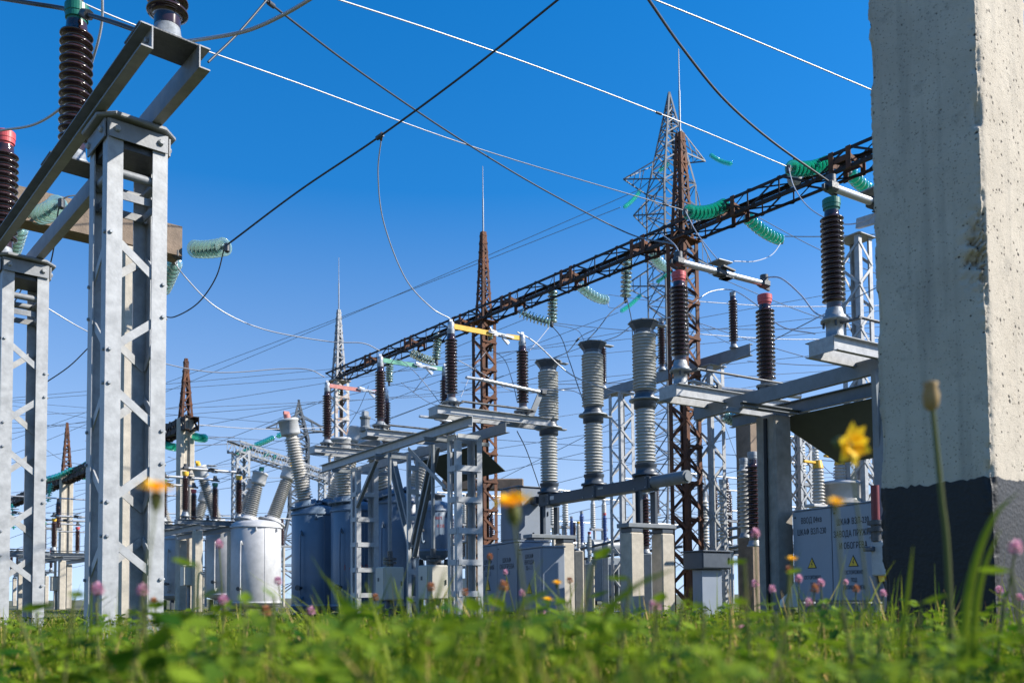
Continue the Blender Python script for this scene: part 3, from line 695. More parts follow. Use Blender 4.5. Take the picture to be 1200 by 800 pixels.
lattice_girder('lattice_girder', 'long dark rusty lattice girder rising across the sky from the far column to the pillar', e0 + Vector((0, 0, ZG)), e1 + Vector((0, 0, ZG)), .44, .36, .062, M['rustdark'], .66, None,
    [gpos(c1, -3.6), gpos(c1, -1.25), gpos(c1, 1.0), gpos(c1, 3.2), gpos(c2, -1.2), gpos(c2, .9), gpos(c2, 3.3), gpos(c2, 5.6)])
# floodlight under the girder
fl = thing('floodlight', 'round glass floodlight hanging under the girder beside the green string', 'floodlight', PD(931, 208, 15.6))
obj('lamp_housing', MB().lathe([(.06, .16), (.11, .1), (.13, .02)], 18), M['castdark'], fl); obj('lamp_glass', MB().lathe([(.135, .02), (.13, -.05), (.09, -.13), (.02, -.17)], 18), M['lampglass'], fl)
obj('bracket', MB().cyl((0, 0, .14), (.02, .05, .38), .02, 8), M['rust'], fl)

# strings on the girder; (label, p, q, n, sag)
gs = [
 ('bright green glass string level with the girder, right of the spire column', (852, 238, 16.6), (803, 247, 15.3), 10, .10, 'glass'),
 ('bright green glass string at the girder beside the floodlight', (972, 189, 15.3), (924, 196, 14.2), 10, .08, 'glass'),
 ('bright green glass string sloping down behind the girder to a white wire clamp', (873, 252, 17.2), (916, 281, 19.2), 10, .06, 'glass'),
 ('bright green glass string sloping down towards the pillar edge, beside the green capped insulator', (993, 199, 15.8), (1026, 226, 17.4), 9, .06, 'glass'),
 ('pale green glass string hanging upright above the right-hand grey breaker pole', (735, 298, 19.2), (733, 350, 19.2), 9, 0, 'glassp'),
 ('pale green glass string hanging upright above the middle grey breaker pole', (648, 338, 21), (647, 379, 21), 9, 0, 'glassp'),
 ('pale green glass string sagging from the girder over the middle breaker pole', (677, 332, 20.6), (712, 351, 22.6), 9, .08, 'glassp'),
 ('pale glass string sloping into an upright string, left of the middle breaker pole', (607, 364, 20.8), (646, 378, 20.9), 9, .08, 'glassp'),
 ('pale green glass string partly hidden by the rusty spire column', (762, 293, 18.8), (782, 312, 20.8), 9, .08, 'glassp'),
 ('pale green glass string hanging behind the yellow blade beside the rusty column', (574, 384, 23.3), (575, 408, 23.3), 9, 0, 'glassp'),
 ('pale green glass string hanging just left of the yellow blade insulator', (513, 390, 24.3), (511, 422, 24.3), 9, 0, 'glassp'),
 ('pale green glass string hanging behind the green blade, right of its insulator', (457, 420, 26.7), (456, 448, 26.7), 9, 0, 'glassp'),
 ('pale green glass string below the green blade, lying almost level', (480, 412, 25), (512, 424, 24.6), 9, .08, 'glassp'),
 ('small glass string inside the far pale column behind the red blade', (396, 446, 29), (394, 474, 29), 9, 0, 'glassp'),
]
for lb, a, b, n_, sg, m_ in gs: glass_string(lb, PD(*a), PD(*b), n_, sg, 'glass strings on the long girder', m_, 16)
# ================================================================== S1: centre switch frame
T1_ = R(32.3); A1, B1 = unit(T1_); O1 = ground(545, 620, 13.4)
def L1(b, a, z=0.0): return O1 + B1 * b + A1 * a + Vector((0, 0, z))
ladder_column('white ladder-like steel column under the near end of the switch frame, beside the grey cabinets', L1(0, 0), T1_, .44, .30, 2.79, 'wpaint')
ladder_column('grey ladder-like steel column at the far end of the switch frame, against the blue tanks', L1(0, 3.86), T1_, .44, .30, 2.79, 'wpaint')
bp_ = thing('braced_post', 'steel double post with a V of braces in the middle of the switch frame', 'steel post', L1(0, 1.82), T1_)
for s in (-1, 1):
    obj('leg', MB().angle((s * .10, -.05, 0), (s * .10, -.05, 2.79), .06, .008, (-s, 0, 0) if s > 0 else (1, 0, 0), (0, 1, 0)), M['wpaint'], bp_)
for z in (.35, .8, 1.25, 1.7, 2.15, 2.55): obj('batten_plate', MB().bar((-.1, -.058, z), (.1, -.058, z), .09, .007, (0, 0, 1)), M['wpaint'], bp_)
for s in (-1, 1):
    for y in (-.12, .06):
        obj('brace', MB().channel((s * .04, y + s * .012, 1.05), (s * .02, y + s * .85, 2.77), .075, .04, .007, (1, 0, 0), (0, s, 0)), M['gpaint'], bp_)
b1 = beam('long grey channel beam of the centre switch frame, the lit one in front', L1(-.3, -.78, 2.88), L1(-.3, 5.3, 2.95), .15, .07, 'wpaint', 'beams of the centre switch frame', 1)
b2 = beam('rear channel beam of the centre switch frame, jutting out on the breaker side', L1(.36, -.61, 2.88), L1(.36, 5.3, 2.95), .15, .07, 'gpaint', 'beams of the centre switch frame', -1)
for k, (sa, lb) in enumerate(((0, 'steel cross angle tying the beams above the near ladder column'), (1.82, 'steel cross angle tying the beams above the braced post'), (3.86, 'steel cross angle tying the beams above the far ladder column'))):
    beam(lb, L1(-.55, sa + .26, 2.772), L1(.6, sa + .26, 2.772), .055, .055, 'gpaint', 'cross angles of the centre switch frame')
dg = thing('diagonal_brace', 'steel diagonal between the front beam and the near white ladder column', 'brace', L1(-.26, 1.45, 2.79), T1_)
obj('bar', MB().angle((0, 0, 0), (.05, -1.2, -.78), .06, .006, (1, 0, 0), (0, 0, 1)), M['gpaint'], dg)
dg = thing('diagonal_brace', 'dark steel diagonal between the front beam and the far ladder column', 'brace', L1(-.26, 2.75, 2.79), T1_)
obj('bar', MB().angle((0, 0, 0), (.02, .95, -.75), .06, .006, (1, 0, 0), (0, 0, 1)), M['gpaint'], dg)
# tilted sheet under the near base
def sheet(label, pts, th=.012, name='rain_canopy'):
    p0 = Vector(pts[0]); P = [Vector(p) - p0 for p in pts]; n = (P[1] - P[0]).cross(P[2] - P[0]).normalized() * th; k = len(P)
    o = obj(name, MB().add([p for p in P] + [p + n for p in P], [tuple(range(k))[::-1], tuple(range(k, 2 * k))] + [(i, (i + 1) % k, k + (i + 1) % k, k + i) for i in range(k)]), M['canopy'], None, p0)
    return tag(o, label, 'sheet metal canopy')
sheet('dark sheet metal canopy under the centre switch frame, behind the white ladder column', [L1(.34, .22, 2.74), L1(.86, .22, 2.36), L1(.86, 2.1, 2.36), L1(.34, 2.1, 2.74)])
# three phases
stepv = Vector((-1.36, 2.15, .085)) 
I1 = PD(529, 471, 12.9); pairv = B1 * 1.25
blade_c = ['yellow', 'mint', 'pinkred']; cname = ['yellow', 'green', 'red']
for k in range(3):
    P1 = I1 + stepv * k; P2 = P1 + pairv
    disc_base('galvanised channel frame under the insulator pair with the %s blade' % cname[k], P1, P2, (.3, .42), group='frames of the centre disconnector', mt='wpaint')
    post_insulator('slim brown insulator under the wire end of the %s switch blade' % cname[k], P1, 'slim', None, 'slim brown insulators of the centre disconnector')
    post_insulator('slim brown insulator under the breaker-side end of the %s switch blade' % cname[k], P2, 'slim', None, 'slim brown insulators of the centre disconnector')
    up = Vector((0, 0, 1.13))
    contact_bar('long %s painted switch blade across a pair of brown insulators' % cname[k], P1 + up, P2 + up, blade_c[k], 'painted switch blades')
    et = thing('earthing_switch', 'grey tube of the earthing switch lying beside the %s blade frame' % cname[k], 'switch arm', P1 + pairv * .35 + Vector((0, 0, .34)) - A1 * .0, T1_, 'earthing arms of the centre disconnector')
    if k == 0:
        obj('tube', MB().cyl((0, -.1, .03), (1.1, -.1, -.04), .03, 12), M['alu'], et); obj('contact', MB().cbox((-.12, -.1, .03), (.26, .06, .035), .008), M['alu'], et); obj('end_fitting', MB().cbox((1.12, -.1, -.04), (.1, .1, .07), .01), M['castdark'], et)
        obj('crank', MB().bar((1.08, -.1, -.05), (.88, -.1, -.46), .09, .02), M['gpaint'], et)
    else:
        obj('tube', MB().cyl((.55, -.1, -.14), (1.3, -.1, -.2), .03, 12), M['alu'], et); obj('contact', MB().cbox((.40, -.1, -.13), (.30, .06, .04), .008), M['alu'], et)
# cast drive column on the middle base
dc = thing('bearing_column', 'stubby grey casting beside the middle insulator of the centre disconnector', 'fitting', I1 + stepv - B1 * .28 + Vector((0, 0, -.07)), T1_); dc.scale = (.85, .85, .62)
obj('casting', MB().lathe([(.11, -.1), (.12, 0), (.09, .04), (.09, .22), (.11, .26), (.11, .30)], 16, smooth=False), M['gpaint'], dc); obj('head', MB().cbox((0, 0, .38), (.12, .12, .16), .02), M['cast'], dc)
# drive cabinets with rods
def drive(label, px, py0, py1, d, wd, open_dark=False):
    b = PD(px, py1, d); tpt = PD(px, py0, d); H = tpt.z - b.z
    t = thing('drive_cabinet', label, 'cabinet', (b.x, b.y, 0), T1_ + R(4), 'cream drive cabinets')
    obj('housing', MB().cbox((0, 0, b.z + H / 2), (wd, .30, H), .012), M['cream'], t)
    d_ = obj('door', MB().cbox((0, -.161, b.z + H / 2), (wd - .03, .018, H - .03), .006), M['cream'], t)
    obj('handle', MB().cbox((wd * .33, -.18, b.z + H * .5), (.02, .018, .08), .005), M['castdark'], d_)
    obj('side_door', MB().cbox((-wd / 2 - .008, 0, b.z + H / 2), (.014, .27, H - .03), .006), M['cream'], t)
    obj('badge', MB().cbox((-wd / 2 - .019, .03, b.z + H * .62), (.004, .05, .06), .002), M['castdark'], t)
    c = MB().cyl((0, 0, tpt.z), (0, 0, tpt.z + .05), .06, 14).cyl((0, 0, tpt.z + .05), (0, 0, tpt.z + .09), .11, 14).cyl((0, 0, tpt.z + .11), (0, 0, tpt.z + .15), .11, 14).cyl((0, 0, tpt.z + .05), (0, 0, tpt.z + .26), .045, 12)
    obj('coupling', c, M['castdark'], t)
    obj('drive_rod', MB().cyl((0, 0, tpt.z + .2), (0, 0, 2.77), .03, 12), M['gpaint'], t)
    obj('cable_gland', MB().cyl((0, 0, b.z - .14), (0, 0, b.z), .09, 12, .05).cyl((.02, 0, 0.0), (.02, 0, b.z - .1), .04, 10), M['castdark'], t)
    return t
drive('cream drive cabinet with a black coupling, left of the braced post', 457, 664, 703, 14.6, .36)
drive('cream drive cabinet between the braced post and the white ladder column', 508, 662, 702, 13.9, .36)

# ================================================================== S2: grey breaker poles
kz = 2.28; bN = PD(757, 553, 14.15); bN.z = kz; A2, B2 = unit(R(32)); 
poles = [bN, bN + A2 * 1.37, bN + A2 * 2.74]
def breaker_pole(label, loc):
    t = thing('breaker_pole', label, 'breaker pole', loc, R(32), 'grey breaker poles'); t.scale = (1.08, 1.08, 1.0)
    obj('base_collar', cached('base_collar', lambda: MB().lathe([(.21, 0), (.21, .03), (.155, .04), (.15, .13), (.165, .15), (.165, .19)], 26), M['dgrey']), None, t)
    obj('lower_insulator', cached('lower_insulator', lambda: MB().lathe(sheds(16, .0535, .118, .155, .22, .9), 28), M['greypor']), None, t)
    obj('middle_collar', cached('middle_collar', lambda: MB().lathe([(.13, 1.08), (.165, 1.09), (.165, 1.28), (.145, 1.30), (.14, 1.34), (.15, 1.36)], 26), M['dgrey']), None, t)
    obj('terminal_ring', cached('terminal_ring', lambda: MB().lathe([(.165, 1.205), (.235, 1.207), (.235, 1.232), (.165, 1.234)], 26, caps=False).cbox((.27, -.02, 1.22), (.16, .10, .022), .008), M['cast']), None, t)
    obj('upper_insulator', cached('upper_insulator', lambda: MB().lathe(sheds(18, .0515, .132, .182, 1.385, .92), 28), M['greypor']), None, t)
    obj('top_collar', cached('top_collar', lambda: MB().lathe([(.145, 2.315), (.15, 2.36), (.20, 2.43), (.215, 2.455), (.215, 2.47)], 8, smooth=False), M['dgrey']), None, t)
    obj('top_flange', cached('top_flange', lambda: MB().lathe([(.235, 2.471), (.24, 2.476), (.24, 2.488), (.22, 2.493)], 8, smooth=False).cbox((.29, -.03, 2.482), (.2, .1, .02), .006), M['cast']), None, t)
    return t
breaker_pole('grey ribbed breaker pole nearest the rusty spire column', poles[0])
breaker_pole('grey ribbed breaker pole in the middle of the three', poles[1])
breaker_pole('grey ribbed breaker pole closest to the brown insulator with yellow blade', poles[2])
pbm = thing('pole_beam', 'dark blue-grey box beam carrying the three grey breaker poles', 'steel beam', bN, R(122))   # local x along A2
obj('box_section', MB().cbox((1.35, 0, -.13), (3.1, .22, .19), .012), M['dgrey'], pbm)
for x, in ((0,), (1.37,), (2.74,)):
    bb = obj('saddle_box', MB().cbox((x, 0, -.125), (.34, .27, .235), .012), M['dgrey'], pbm)
    for u in (-.14, .14):
        for zz in (-.2, -.05): obj('bolt', MB().cyl((x + u, .134, zz), (x + u, .148, zz), .012, 6), M['cast'], bb)
obj('badge', MB().cbox((2.55 - .05, .113, -.11), (.13, .005, .07), .002), M['alu'], pbm)
obj('name_plate', MB().cbox((1.05, .113, -.09), (.14, .005, .03), .001), M['white'], pbm)
obj('emblem', MB().cyl((2.74, .136, -.12), (2.74, .141, -.12), .055, 18), M['castdark'], pbm)
obj('drive_tube', MB().cyl((-.16, 0, -.12), (-.95, 0, -.12), .10, 20).cyl((-.95, 0, -.12), (-.98, 0, -.12), .075, 20), M['gpaint'], pbm)
def bframe(lab, pole, dx):
    c = Vector((pole.x, pole.y, 0)); t = thing('pole_stand', lab, 'steel stand', c, R(32))
    for s in (-1, 1): obj('leg', MB().channel((s * .13, 0, 1.52), (s * .13, 0, kz - .245), .12, .05, .008, (0, 1, 0), (s, 0, 0)), M['dgrey'], t)
    obj('base_plate', MB().cbox((0, 0, 1.47), (1.0, .30, .07), .008), M['gpaint'], t)
    [obj('bolt', MB().cyl((u, .1, 1.5), (u, .1, 1.55), .02, 6), M['castdark'], t) for u in (-.3, .3)]
    return t
bframe('dark steel stand under the near breaker pole on two concrete posts', poles[0], 0)
bframe('dark steel stand under the far breaker pole next to the drive cabinet', poles[2], 0)
for k, (pp, s, lb) in enumerate(((poles[0], -.31, 'pale concrete post with a dark cable, left one under the near breaker pole'), (poles[0], .33, 'pale concrete post, right one under the near breaker pole beside the rusty column'),
                                 (poles[2], .33, 'pale concrete post under the far breaker pole, right of the grey cabinets'), (poles[2], -.33, 'concrete post under the far breaker pole hidden behind the grey cabinets'))):
    c = pp + B2 * s; square_post('concrete_post', lb, (c.x, c.y, 0), R(32), .27, .27, 1.36, 'paleconc', 'post', 'posts under the breaker', 0, .02)
    o = obj('post_cap', MB().cbox((0, 0, 1.399), (.2, .25, .07), .01), M['dgrey'], COL.objects[-1]) if False else None
for k, (pp, s, lb) in enumerate(((poles[0], -.31, 'left'), (poles[0], .33, 'right'), (poles[2], .33, 'far right'), (poles[2], -.33, 'far left'))):
    c = pp + B2 * s
    o = obj('packing_block', MB().cbox((0, 0, 0), (.24, .26, .075), .01), M['dgrey'], None, (c.x, c.y, 1.398)); o.rotation_euler.z = R(32)
    tag(o, ['dark steel block on the left concrete post of the near breaker pole', 'dark steel block on the concrete post nearest the rusty column', 'dark steel block on the concrete post beside the grey cabinets', 'dark steel block hidden behind the upper drive cabinet'][k], 'packing block')
# breaker drive cabinet at the far end of the beam
dcab = PD(604, 636, 17.0)
t = cabinet('breaker_cabinet', 'square grey breaker cabinet at the far end of the pole beam, above other cabinets', (poles[2] + A2 * .78).to_2d().to_3d() - B2 * .03, R(32) + 0, .74, .62, 1.02, 1.42, 'cabblue', 'cabinet', None, 1, .02, False)
obj('side_door', MB().cbox((-.378, 0, 1.93), (.014, .58, .95), .006), M['cabblue'], t)
obj('bracket', MB().cbox((.0, -.40, 2.18), (.2, .22, .14), .01), M['dgrey'], t)

# grey control cabinets in the centre
def textcab(label, loc, rz, wx, wy, H, z0, mt, texts, signs, ts, doors, group=None, roof=.03):
    """writing on the -x side (the long shaded side); loc = corner nearest the camera"""
    t = thing('control_cabinet', label, 'cabinet', loc, rz, group)
    obj('housing', MB().cbox((wx / 2, wy / 2, z0 + H / 2), (wx, wy, H), .01), M[mt], t)
    dw = wy / doors
    for k in range(doors):
        d = obj('door', MB().cbox((-.010, dw * (k + .5), z0 + H / 2), (.018, dw - .012, H - .03), .004), M[mt], t)
        obj('handle', MB().cbox((-.024, dw * (k + .5) + dw * .42, z0 + H * .93), (.012, .025, .02), .004), M['castdark'], d)
        tx = texts[k]; zz = z0 + H * tx[1]
        lettering(tx[0], d, (-.0215, dw * (k + .5), zz), R(-90), ts)
        if len(tx) > 2: lettering(tx[2], d, (-.0215, dw * (k + .5), z0 + H * signs[k] - .20), R(-90), ts * .62)
        warning_sign(d, (-.0205, dw * (k + .5), z0 + H * signs[k]), R(-90), ts * (1.25 if KX[0] == 1 else .85))
    obj('side_panel', MB().cbox((wx / 2, -.006, z0 + H / 2), (wx - .03, .01, H - .03), .003), M[mt], t)
    obj('roof_plate', MB().cbox((wx / 2, wy / 2, z0 + H + roof / 2 + .001), (wx + .03, wy + .03, roof), .006), M[mt], t)
    if z0 > .06: obj('plinth', MB().cbox((wx / 2, wy / 2, z0 / 2 - .01), (wx * .96, wy * .97, z0 - .03), .01), M['concrete'], t)
    return t
cr = ground(635, 690, 14.3); CTH = R(24); cA, cB = unit(CTH)
textcab('grey cabinet with one stencilled door and a small warning sign, next to the concrete post', cr, CTH, .42, .85, 1.02, .14, 'cabblue', [('ШКАФ\nВВОДА\nШ-1.1', .78)], [.33], .10, 1, 'stencilled grey cabinets')
cl_ = cr + cA * .88 - cB * .02
textcab('taller grey cabinet with two stencilled doors, left of the single-door cabinet', cl_, CTH, .62, 1.72, 1.20, .10, 'cabblue', [('ШКАФ\nОБОГРЕВА\nШ-1.1', .66), ('ШКАФ\nПИТАНИЯ\nШ-1.1', .66)], [.38, .38], .115, 2, 'stencilled grey cabinets')
# right cabinet with writing
k0 = PD(1028, 650, 9.9); k1 = PD(931, 656, 11.1)
kd = (k1 - k0); kl = math.hypot(kd.x, kd.y); kth = math.atan2(-kd.x, kd.y)
KX[0] = .62
t = textcab('pale grey two-door cabinet with stencilled Cyrillic lines and yellow triangles, beside the big pillar', (k0.x, k0.y, 0), kth, .5, kl, 1.12, .28, 'cabpale',
            [('ШКАФ ВЗЛ-230\nЗАВОДА ПРУЖИН\nИ ОБОГРЕВА', .70, 'ОСТОРОЖНО\nПОД\nНАПРЯЖЕНИЕМ'), ('ВВОД 04кв\nШКАФ ВЗЛ-230', .82, 'ОСТОРОЖНО\nТОК')], [.40, .40], .104, 2, None, .015)
k2 = k0 - (kd / kl) * .35
t = textcab('narrow grey cabinet with a yellow triangle peeping out behind the pillar foot', (k2.x + .25, k2.y - .55, 0), kth, .45, .75, .86, .28, 'cabpale', [('', .8, 'ТОК')], [.62], .08, 1, None, .015)
rag = obj('rag', MB().add([(-.12, 0, 0), (.1, .02, 0), (.12, .04, .16), (.07, .02, .30), (-.02, .03, .16), (-.1, .05, .08), (.0, .14, .02)], [(0, 1, 2, 4), (0, 4, 5), (4, 2, 3), (1, 6, 2), (0, 6, 1), (5, 4, 6, 0)]), M['paper'], None, ground(925, 690, 10.6) + Vector((0, 0, .22)))
tag(rag, 'pale crumpled rag hanging by the foot of the near concrete post', 'rag')
# ================================================================== S3: right switch frame
P0 = ground(799, 450, 11.15)
def L3(b, a, z=0.0): return P0 + B1 * b + A1 * a + Vector((0, 0, z))
step3 = Vector((1.24, -1.99, 0))
z3 = 3.22
beam('long dark channel beam in front of the right switch frame, running to the pillar', L3(.60, .42, 2.80), L3(.46, -3.4, 2.80), .17, .07, 'gpaint', 'beams of the right switch frame', 1)
beam('rear channel beam of the right switch frame above the olive canopy', L3(1.42, .5, 2.78), L3(1.42, -3.4, 2.78), .17, .07, 'gpaint', 'beams of the right switch frame', -1)
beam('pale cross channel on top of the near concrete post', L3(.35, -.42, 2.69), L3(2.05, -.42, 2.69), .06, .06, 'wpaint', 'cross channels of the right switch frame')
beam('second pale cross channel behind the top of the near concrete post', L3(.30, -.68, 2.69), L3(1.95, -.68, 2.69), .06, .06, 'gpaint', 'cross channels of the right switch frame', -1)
Pr1 = L3(-.02, 0, z3); Pr2 = L3(1.56, 0, z3)
disc_base('galvanised channel frame under the two red capped insulators', Pr1, Pr2, (.22, .45), .16, .30, 'frames of the right disconnector', mt='galv', dr=.23)
post_insulator('brown ribbed insulator with red cap overlapping the rusty spire column', Pr1, 'open', 'red', 'insulators of the right disconnector')
post_insulator('brown ribbed insulator with red cap above the near concrete post', Pr2 - Vector((0, 0, .13)), 'open', 'red', 'insulators of the right disconnector', scale=1.09)
contact_tube('grey contact arm joining the two red capped insulators', Pr1 + Vector((0, 0, 1.40)), Pr2 + Vector((0, 0, 1.40)))
Pg1 = PD(978, 380, 9.16); Pg1.z = z3 + .01; Pg2 = Pg1 + B1 * 1.58
disc_base('galvanised channel frame under the green capped insulator beside the pillar', Pg1, Pg2, (.22, .45), .16, .30, 'frames of the right disconnector', mt='galv', dr=.23)
post_insulator('brown ribbed insulator with green cap beside the big pillar edge', Pg1, 'open', 'green', 'insulators of the right disconnector', scale=1.02)
post_insulator('brown ribbed insulator with green cap hidden behind the big pillar', Pg2, 'open', 'green', 'insulators of the right disconnector')
contact_tube('grey contact arm running from the green capped insulator behind the pillar', Pg1 + Vector((0, 0, 1.42)), Pg2 + Vector((0, 0, 1.40)))
et = thing('earthing_switch', 'pale tube of the earthing switch with three fingers, left of the second red capped insulator', 'switch arm', L3(.75, .55, 3.24), T1_)
obj('tube', MB().cyl((.45, 0, .0), (1.5, -.55, -.10), .035, 12), M['alu'], et)
mb = MB()
for y in (-.045, 0, .045): mb.cyl((-.02, y + .06, .07), (.42, y, .005), .012, 8)
obj('contact_finger', mb, M['alu'], et); obj('contact', MB().cbox((.42, 0, 0), (.09, .13, .09), .01), M['castdark'], et)
cp_ = L3(1.10, -.50); square_post('concrete_post', 'near dark grey concrete post with a black cable, under the second red capped insulator', cp_, T1_, .32, .32, 2.655, 'concrete', 'post')
cbp = cp_ - B1 * .185
tag(obj('cable', MB().tube([Vector((0, 0, 0)), Vector((0, 0, 1.3)), Vector((.01, 0, 2.6))], .025, 8), M['bitumen'], None, cbp - A1 * .02), 'black cable running up the shaded side of the near concrete post', 'cable')
sheet('olive sheet metal canopy under the right switch frame, left of the pillar', [L3(1.30, -.35, 2.66), L3(2.0, -.8, 2.08), L3(2.0, -2.9, 2.08), L3(1.30, -2.9, 2.66)])
hp = ground(1036, 560, 9.35)
t = thing('steel_post', 'grey steel post close behind the left edge of the big pillar', 'steel post', hp, T1_)
obj('shaft', MB().cbox((0, 0, 1.86), (.15, .15, 1.76), .01), M['gpaint'], t); obj('flange', MB().cbox((0, 0, .965), (.24, .24, .03), .01), M['gpaint'], t); obj('lower_shaft', MB().cbox((0.03, 0.02, .47), (.07, .07, .94), .01), M['wpaint'], t)
bl_ = thing('diagonal_brace', 'grey channel brace from the front beam of the right frame to the steel post', 'brace', L3(.42, -2.52, 2.72), T1_)
pe = hp + Vector((0, 0, 1.75)) - (L3(.42, -2.52, 2.72)); rz_ = Matrix.Rotation(-T1_, 3, 'Z')
obj('bar', MB().channel((0, 0, 0), rz_ @ pe, .11, .05, .008, (1, 0, 0), (0, 1, 0)), M['gpaint'], bl_)
KX[0] = 1.0
rt = thing('drive_unit', 'small white drive unit with a dark red tube and black coupling beside the pillar', 'drive unit', ground(1026, 600, 9.2), T1_)
rz0 = PD(1024, 600, 9.2).z
obj('red_tube', MB().cyl((0, 0, rz0 - .08), (0, 0, rz0 + .28), .042, 14), M['redtube'], rt)
obj('coupling', MB().cyl((0, 0, rz0 - .13), (0, 0, rz0 - .09), .085, 14).cyl((0, 0, rz0 - .2), (0, 0, rz0 - .16), .085, 14).cyl((0, 0, rz0 - .3), (0, 0, rz0 - .08), .05, 12), M['castdark'], rt)
obj('housing', MB().cbox((.06, -.02, rz0 - .48), (.17, .15, .36), .015), M['wpaint'], rt); obj('bracket', MB().cbox((.02, .05, rz0 - .38), (.24, .1, .05), .01), M['dgrey'], rt)
obj('cable_end', MB().tube([(.02, -.03, rz0 - .66), (.02, -.04, rz0 - .72)], .03, 8).tube([(.1, -.03, rz0 - .66), (.11, -.04, rz0 - .72)], .03, 8), M['yellow'], rt)
obj('flex_conduit', MB().tube(smooth([(.05, -.03, rz0 - .68), (.1, -.06, rz0 - .85), (.19, -.05, rz0 - 1.0), (.22, 0, .05)]), .02, 8), M['castdark'], rt)
obj('support_pipe', MB().cyl((.06, .06, 0), (.06, .06, rz0 - .6), .035, 10), M['gpaint'], rt)

# ================================================================== silver bus supports in the middle distance
bz = 5.02
u0 = PZ(704, 462, bz); u1 = PZ(879, 409, bz)
beam('grey bus beam carrying three slim brown insulators behind the breaker poles', u0, u1, .22, .09, 'gpaint', None, 1)
ud = (u1 - u0).normalized()
for px, py, lb in ((729, 455, 'silver lattice support seen between the middle and near breaker poles'), (834, 424, 'silver lattice support behind the rusty spire column')):
    c = PZ(px, py, bz); c = u0 + ud * (c - u0).dot(ud)
    lattice_column('lattice_support', lb, 'lattice tower', (c.x, c.y, 0), R(34), .40, .40, bz - .14, .085, M['galv'], .36, 'warren', 'silver lattice supports of the grey bus beam', bw=.045, plate=(.02, .08))
for px, lb in ((707, 'brown insulator half hidden behind the middle breaker pole'), (776, 'brown insulator right behind the top of the near breaker pole'), (860, 'brown insulator standing on the free end of the grey bus beam')):
    c = PZ(px, 462 - (px - 704) * .303, bz); c = u0 + ud * (c - u0).dot(ud)
    post_insulator(lb, c + Vector((0, 0, .115)), 'bus', None, 'insulators of the grey bus beam')
lattice_column('lattice_support', 'tall silver lattice support rising behind the green capped insulator by the pillar', 'lattice tower', ground(1008, 480, 14.4), R(34), .36, .36, 6.2, .085, M['galv'], .36, 'warren', None, bw=.045, plate=(.02, .1))
beam('silver beam at the head of the tall lattice support beside the pillar', PD(1003, 262, 14.3), PD(1075, 240, 12.8), .16, .08, 'galv', None, 1)
lattice_column('lattice_support', 'silver lattice support with a brown back, right of the near concrete post', 'lattice tower', ground(937, 580, 17.5), R(34), .36, .36, 3.95, .07, M['galv'], .36, 'x', None, bw=.04)
lattice_column('lattice_support', 'short silver lattice support behind the white transformer bushings', 'lattice tower', ground(1009, 600, 19), R(34), .45, .45, 4.2, .07, M['galv'], .4, 'x', None, bw=.04)
square_post('concrete_post', 'brown concrete post half hidden by the near dark grey concrete post', ground(879, 590, 17), R(34), .36, .36, 4.0, 'concrete2', 'post')
glass_string('pale glass string under the right switch frame, next to the brown concrete post', PD(845, 485, 17), PD(874, 496, 17.4), 8, .05, 'glass strings in the middle distance', 'glassp', 14)
post_insulator('pale insulator column standing against the brown concrete post', PD(873, 630, 15.8), 'bus', None, 'white insulators in the middle distance', body='white', scale=1.3)
post_insulator('dark insulator column beside the brown concrete post', PD(884, 640, 15.4), 'bus', None, 'dark insulators in the middle distance', scale=1.5)
sx = ground(829, 690, 13.6)
t = cabinet('junction_cabinet', 'low grey junction cabinet on a post beside the rusty spire column', sx, R(34), .62, .4, .26, .76, 'dgrey', 'cabinet', None, 1, .02, False)
obj('leg', MB().cbox((.0, 0, .38), (.44, .2, .75), .01), M['cabblue'], t)
# white transformer with bushings behind the text cabinet
tw = thing('instrument_transformer', 'white instrument transformer with ribbed collar behind the two-door cabinet', 'transformer', ground(986, 620, 14.5), R(34))
zz = PD(986, 600, 14.5).z
obj('ribbed_body', MB().lathe([(.36, 0), (.36, zz - .15)] + [x for k in range(5) for x in ((.38, zz - .15 + k * .06), (.44, zz - .13 + k * .06), (.44, zz - .115 + k * .06), (.38, zz - .10 + k * .06))] + [(.36, zz + .2)], 30), M['greypor2'], tw)
obj('head', MB().lathe([(.33, zz + .18), (.34, zz + .2), (.34, zz + .42), (.36, zz + .43), (.36, zz + .47), (.30, zz + .50), (.02, zz + .52)], 30), M['tankwhite'], tw)
b_ = obj('bushing', MB().lathe(bushing_mb(.28, .11, .10, 5), 18, Matrix.Translation((0, 0, zz + .5))), M['white'], tw); obj('terminal', MB().cyl((0, 0, zz + .78), (0, 0, zz + .93), .09, 12, .06).cbox((-.2, 0, zz + .9), (.4, .04, .04), .008), M['yellow'], b_)
wb = thing('bushing_column', 'slim white ribbed bushing with an orange-yellow top beside the ribbed white transformer', 'insulator', ground(960, 610, 14.2), R(34))
zw = PD(960, 593, 14.2).z
obj('stand', MB().cyl((0, 0, 0), (0, 0, zw), .06, 10).cbox((0, 0, zw), (.5, .2, .05), .01), M['tankwhite'], wb); b_ = obj('bushing', MB().lathe(bushing_mb(.62, .105, .095, 11), 18, Matrix.Translation((0, 0, zw))), M['white'], wb)
obj('terminal', MB().cyl((0, 0, zw + .61), (0, 0, zw + .74), .09, 12, .06).cbox((-.18, 0, zw + .7), (.36, .04, .04), .008), M['yellow'], b_)

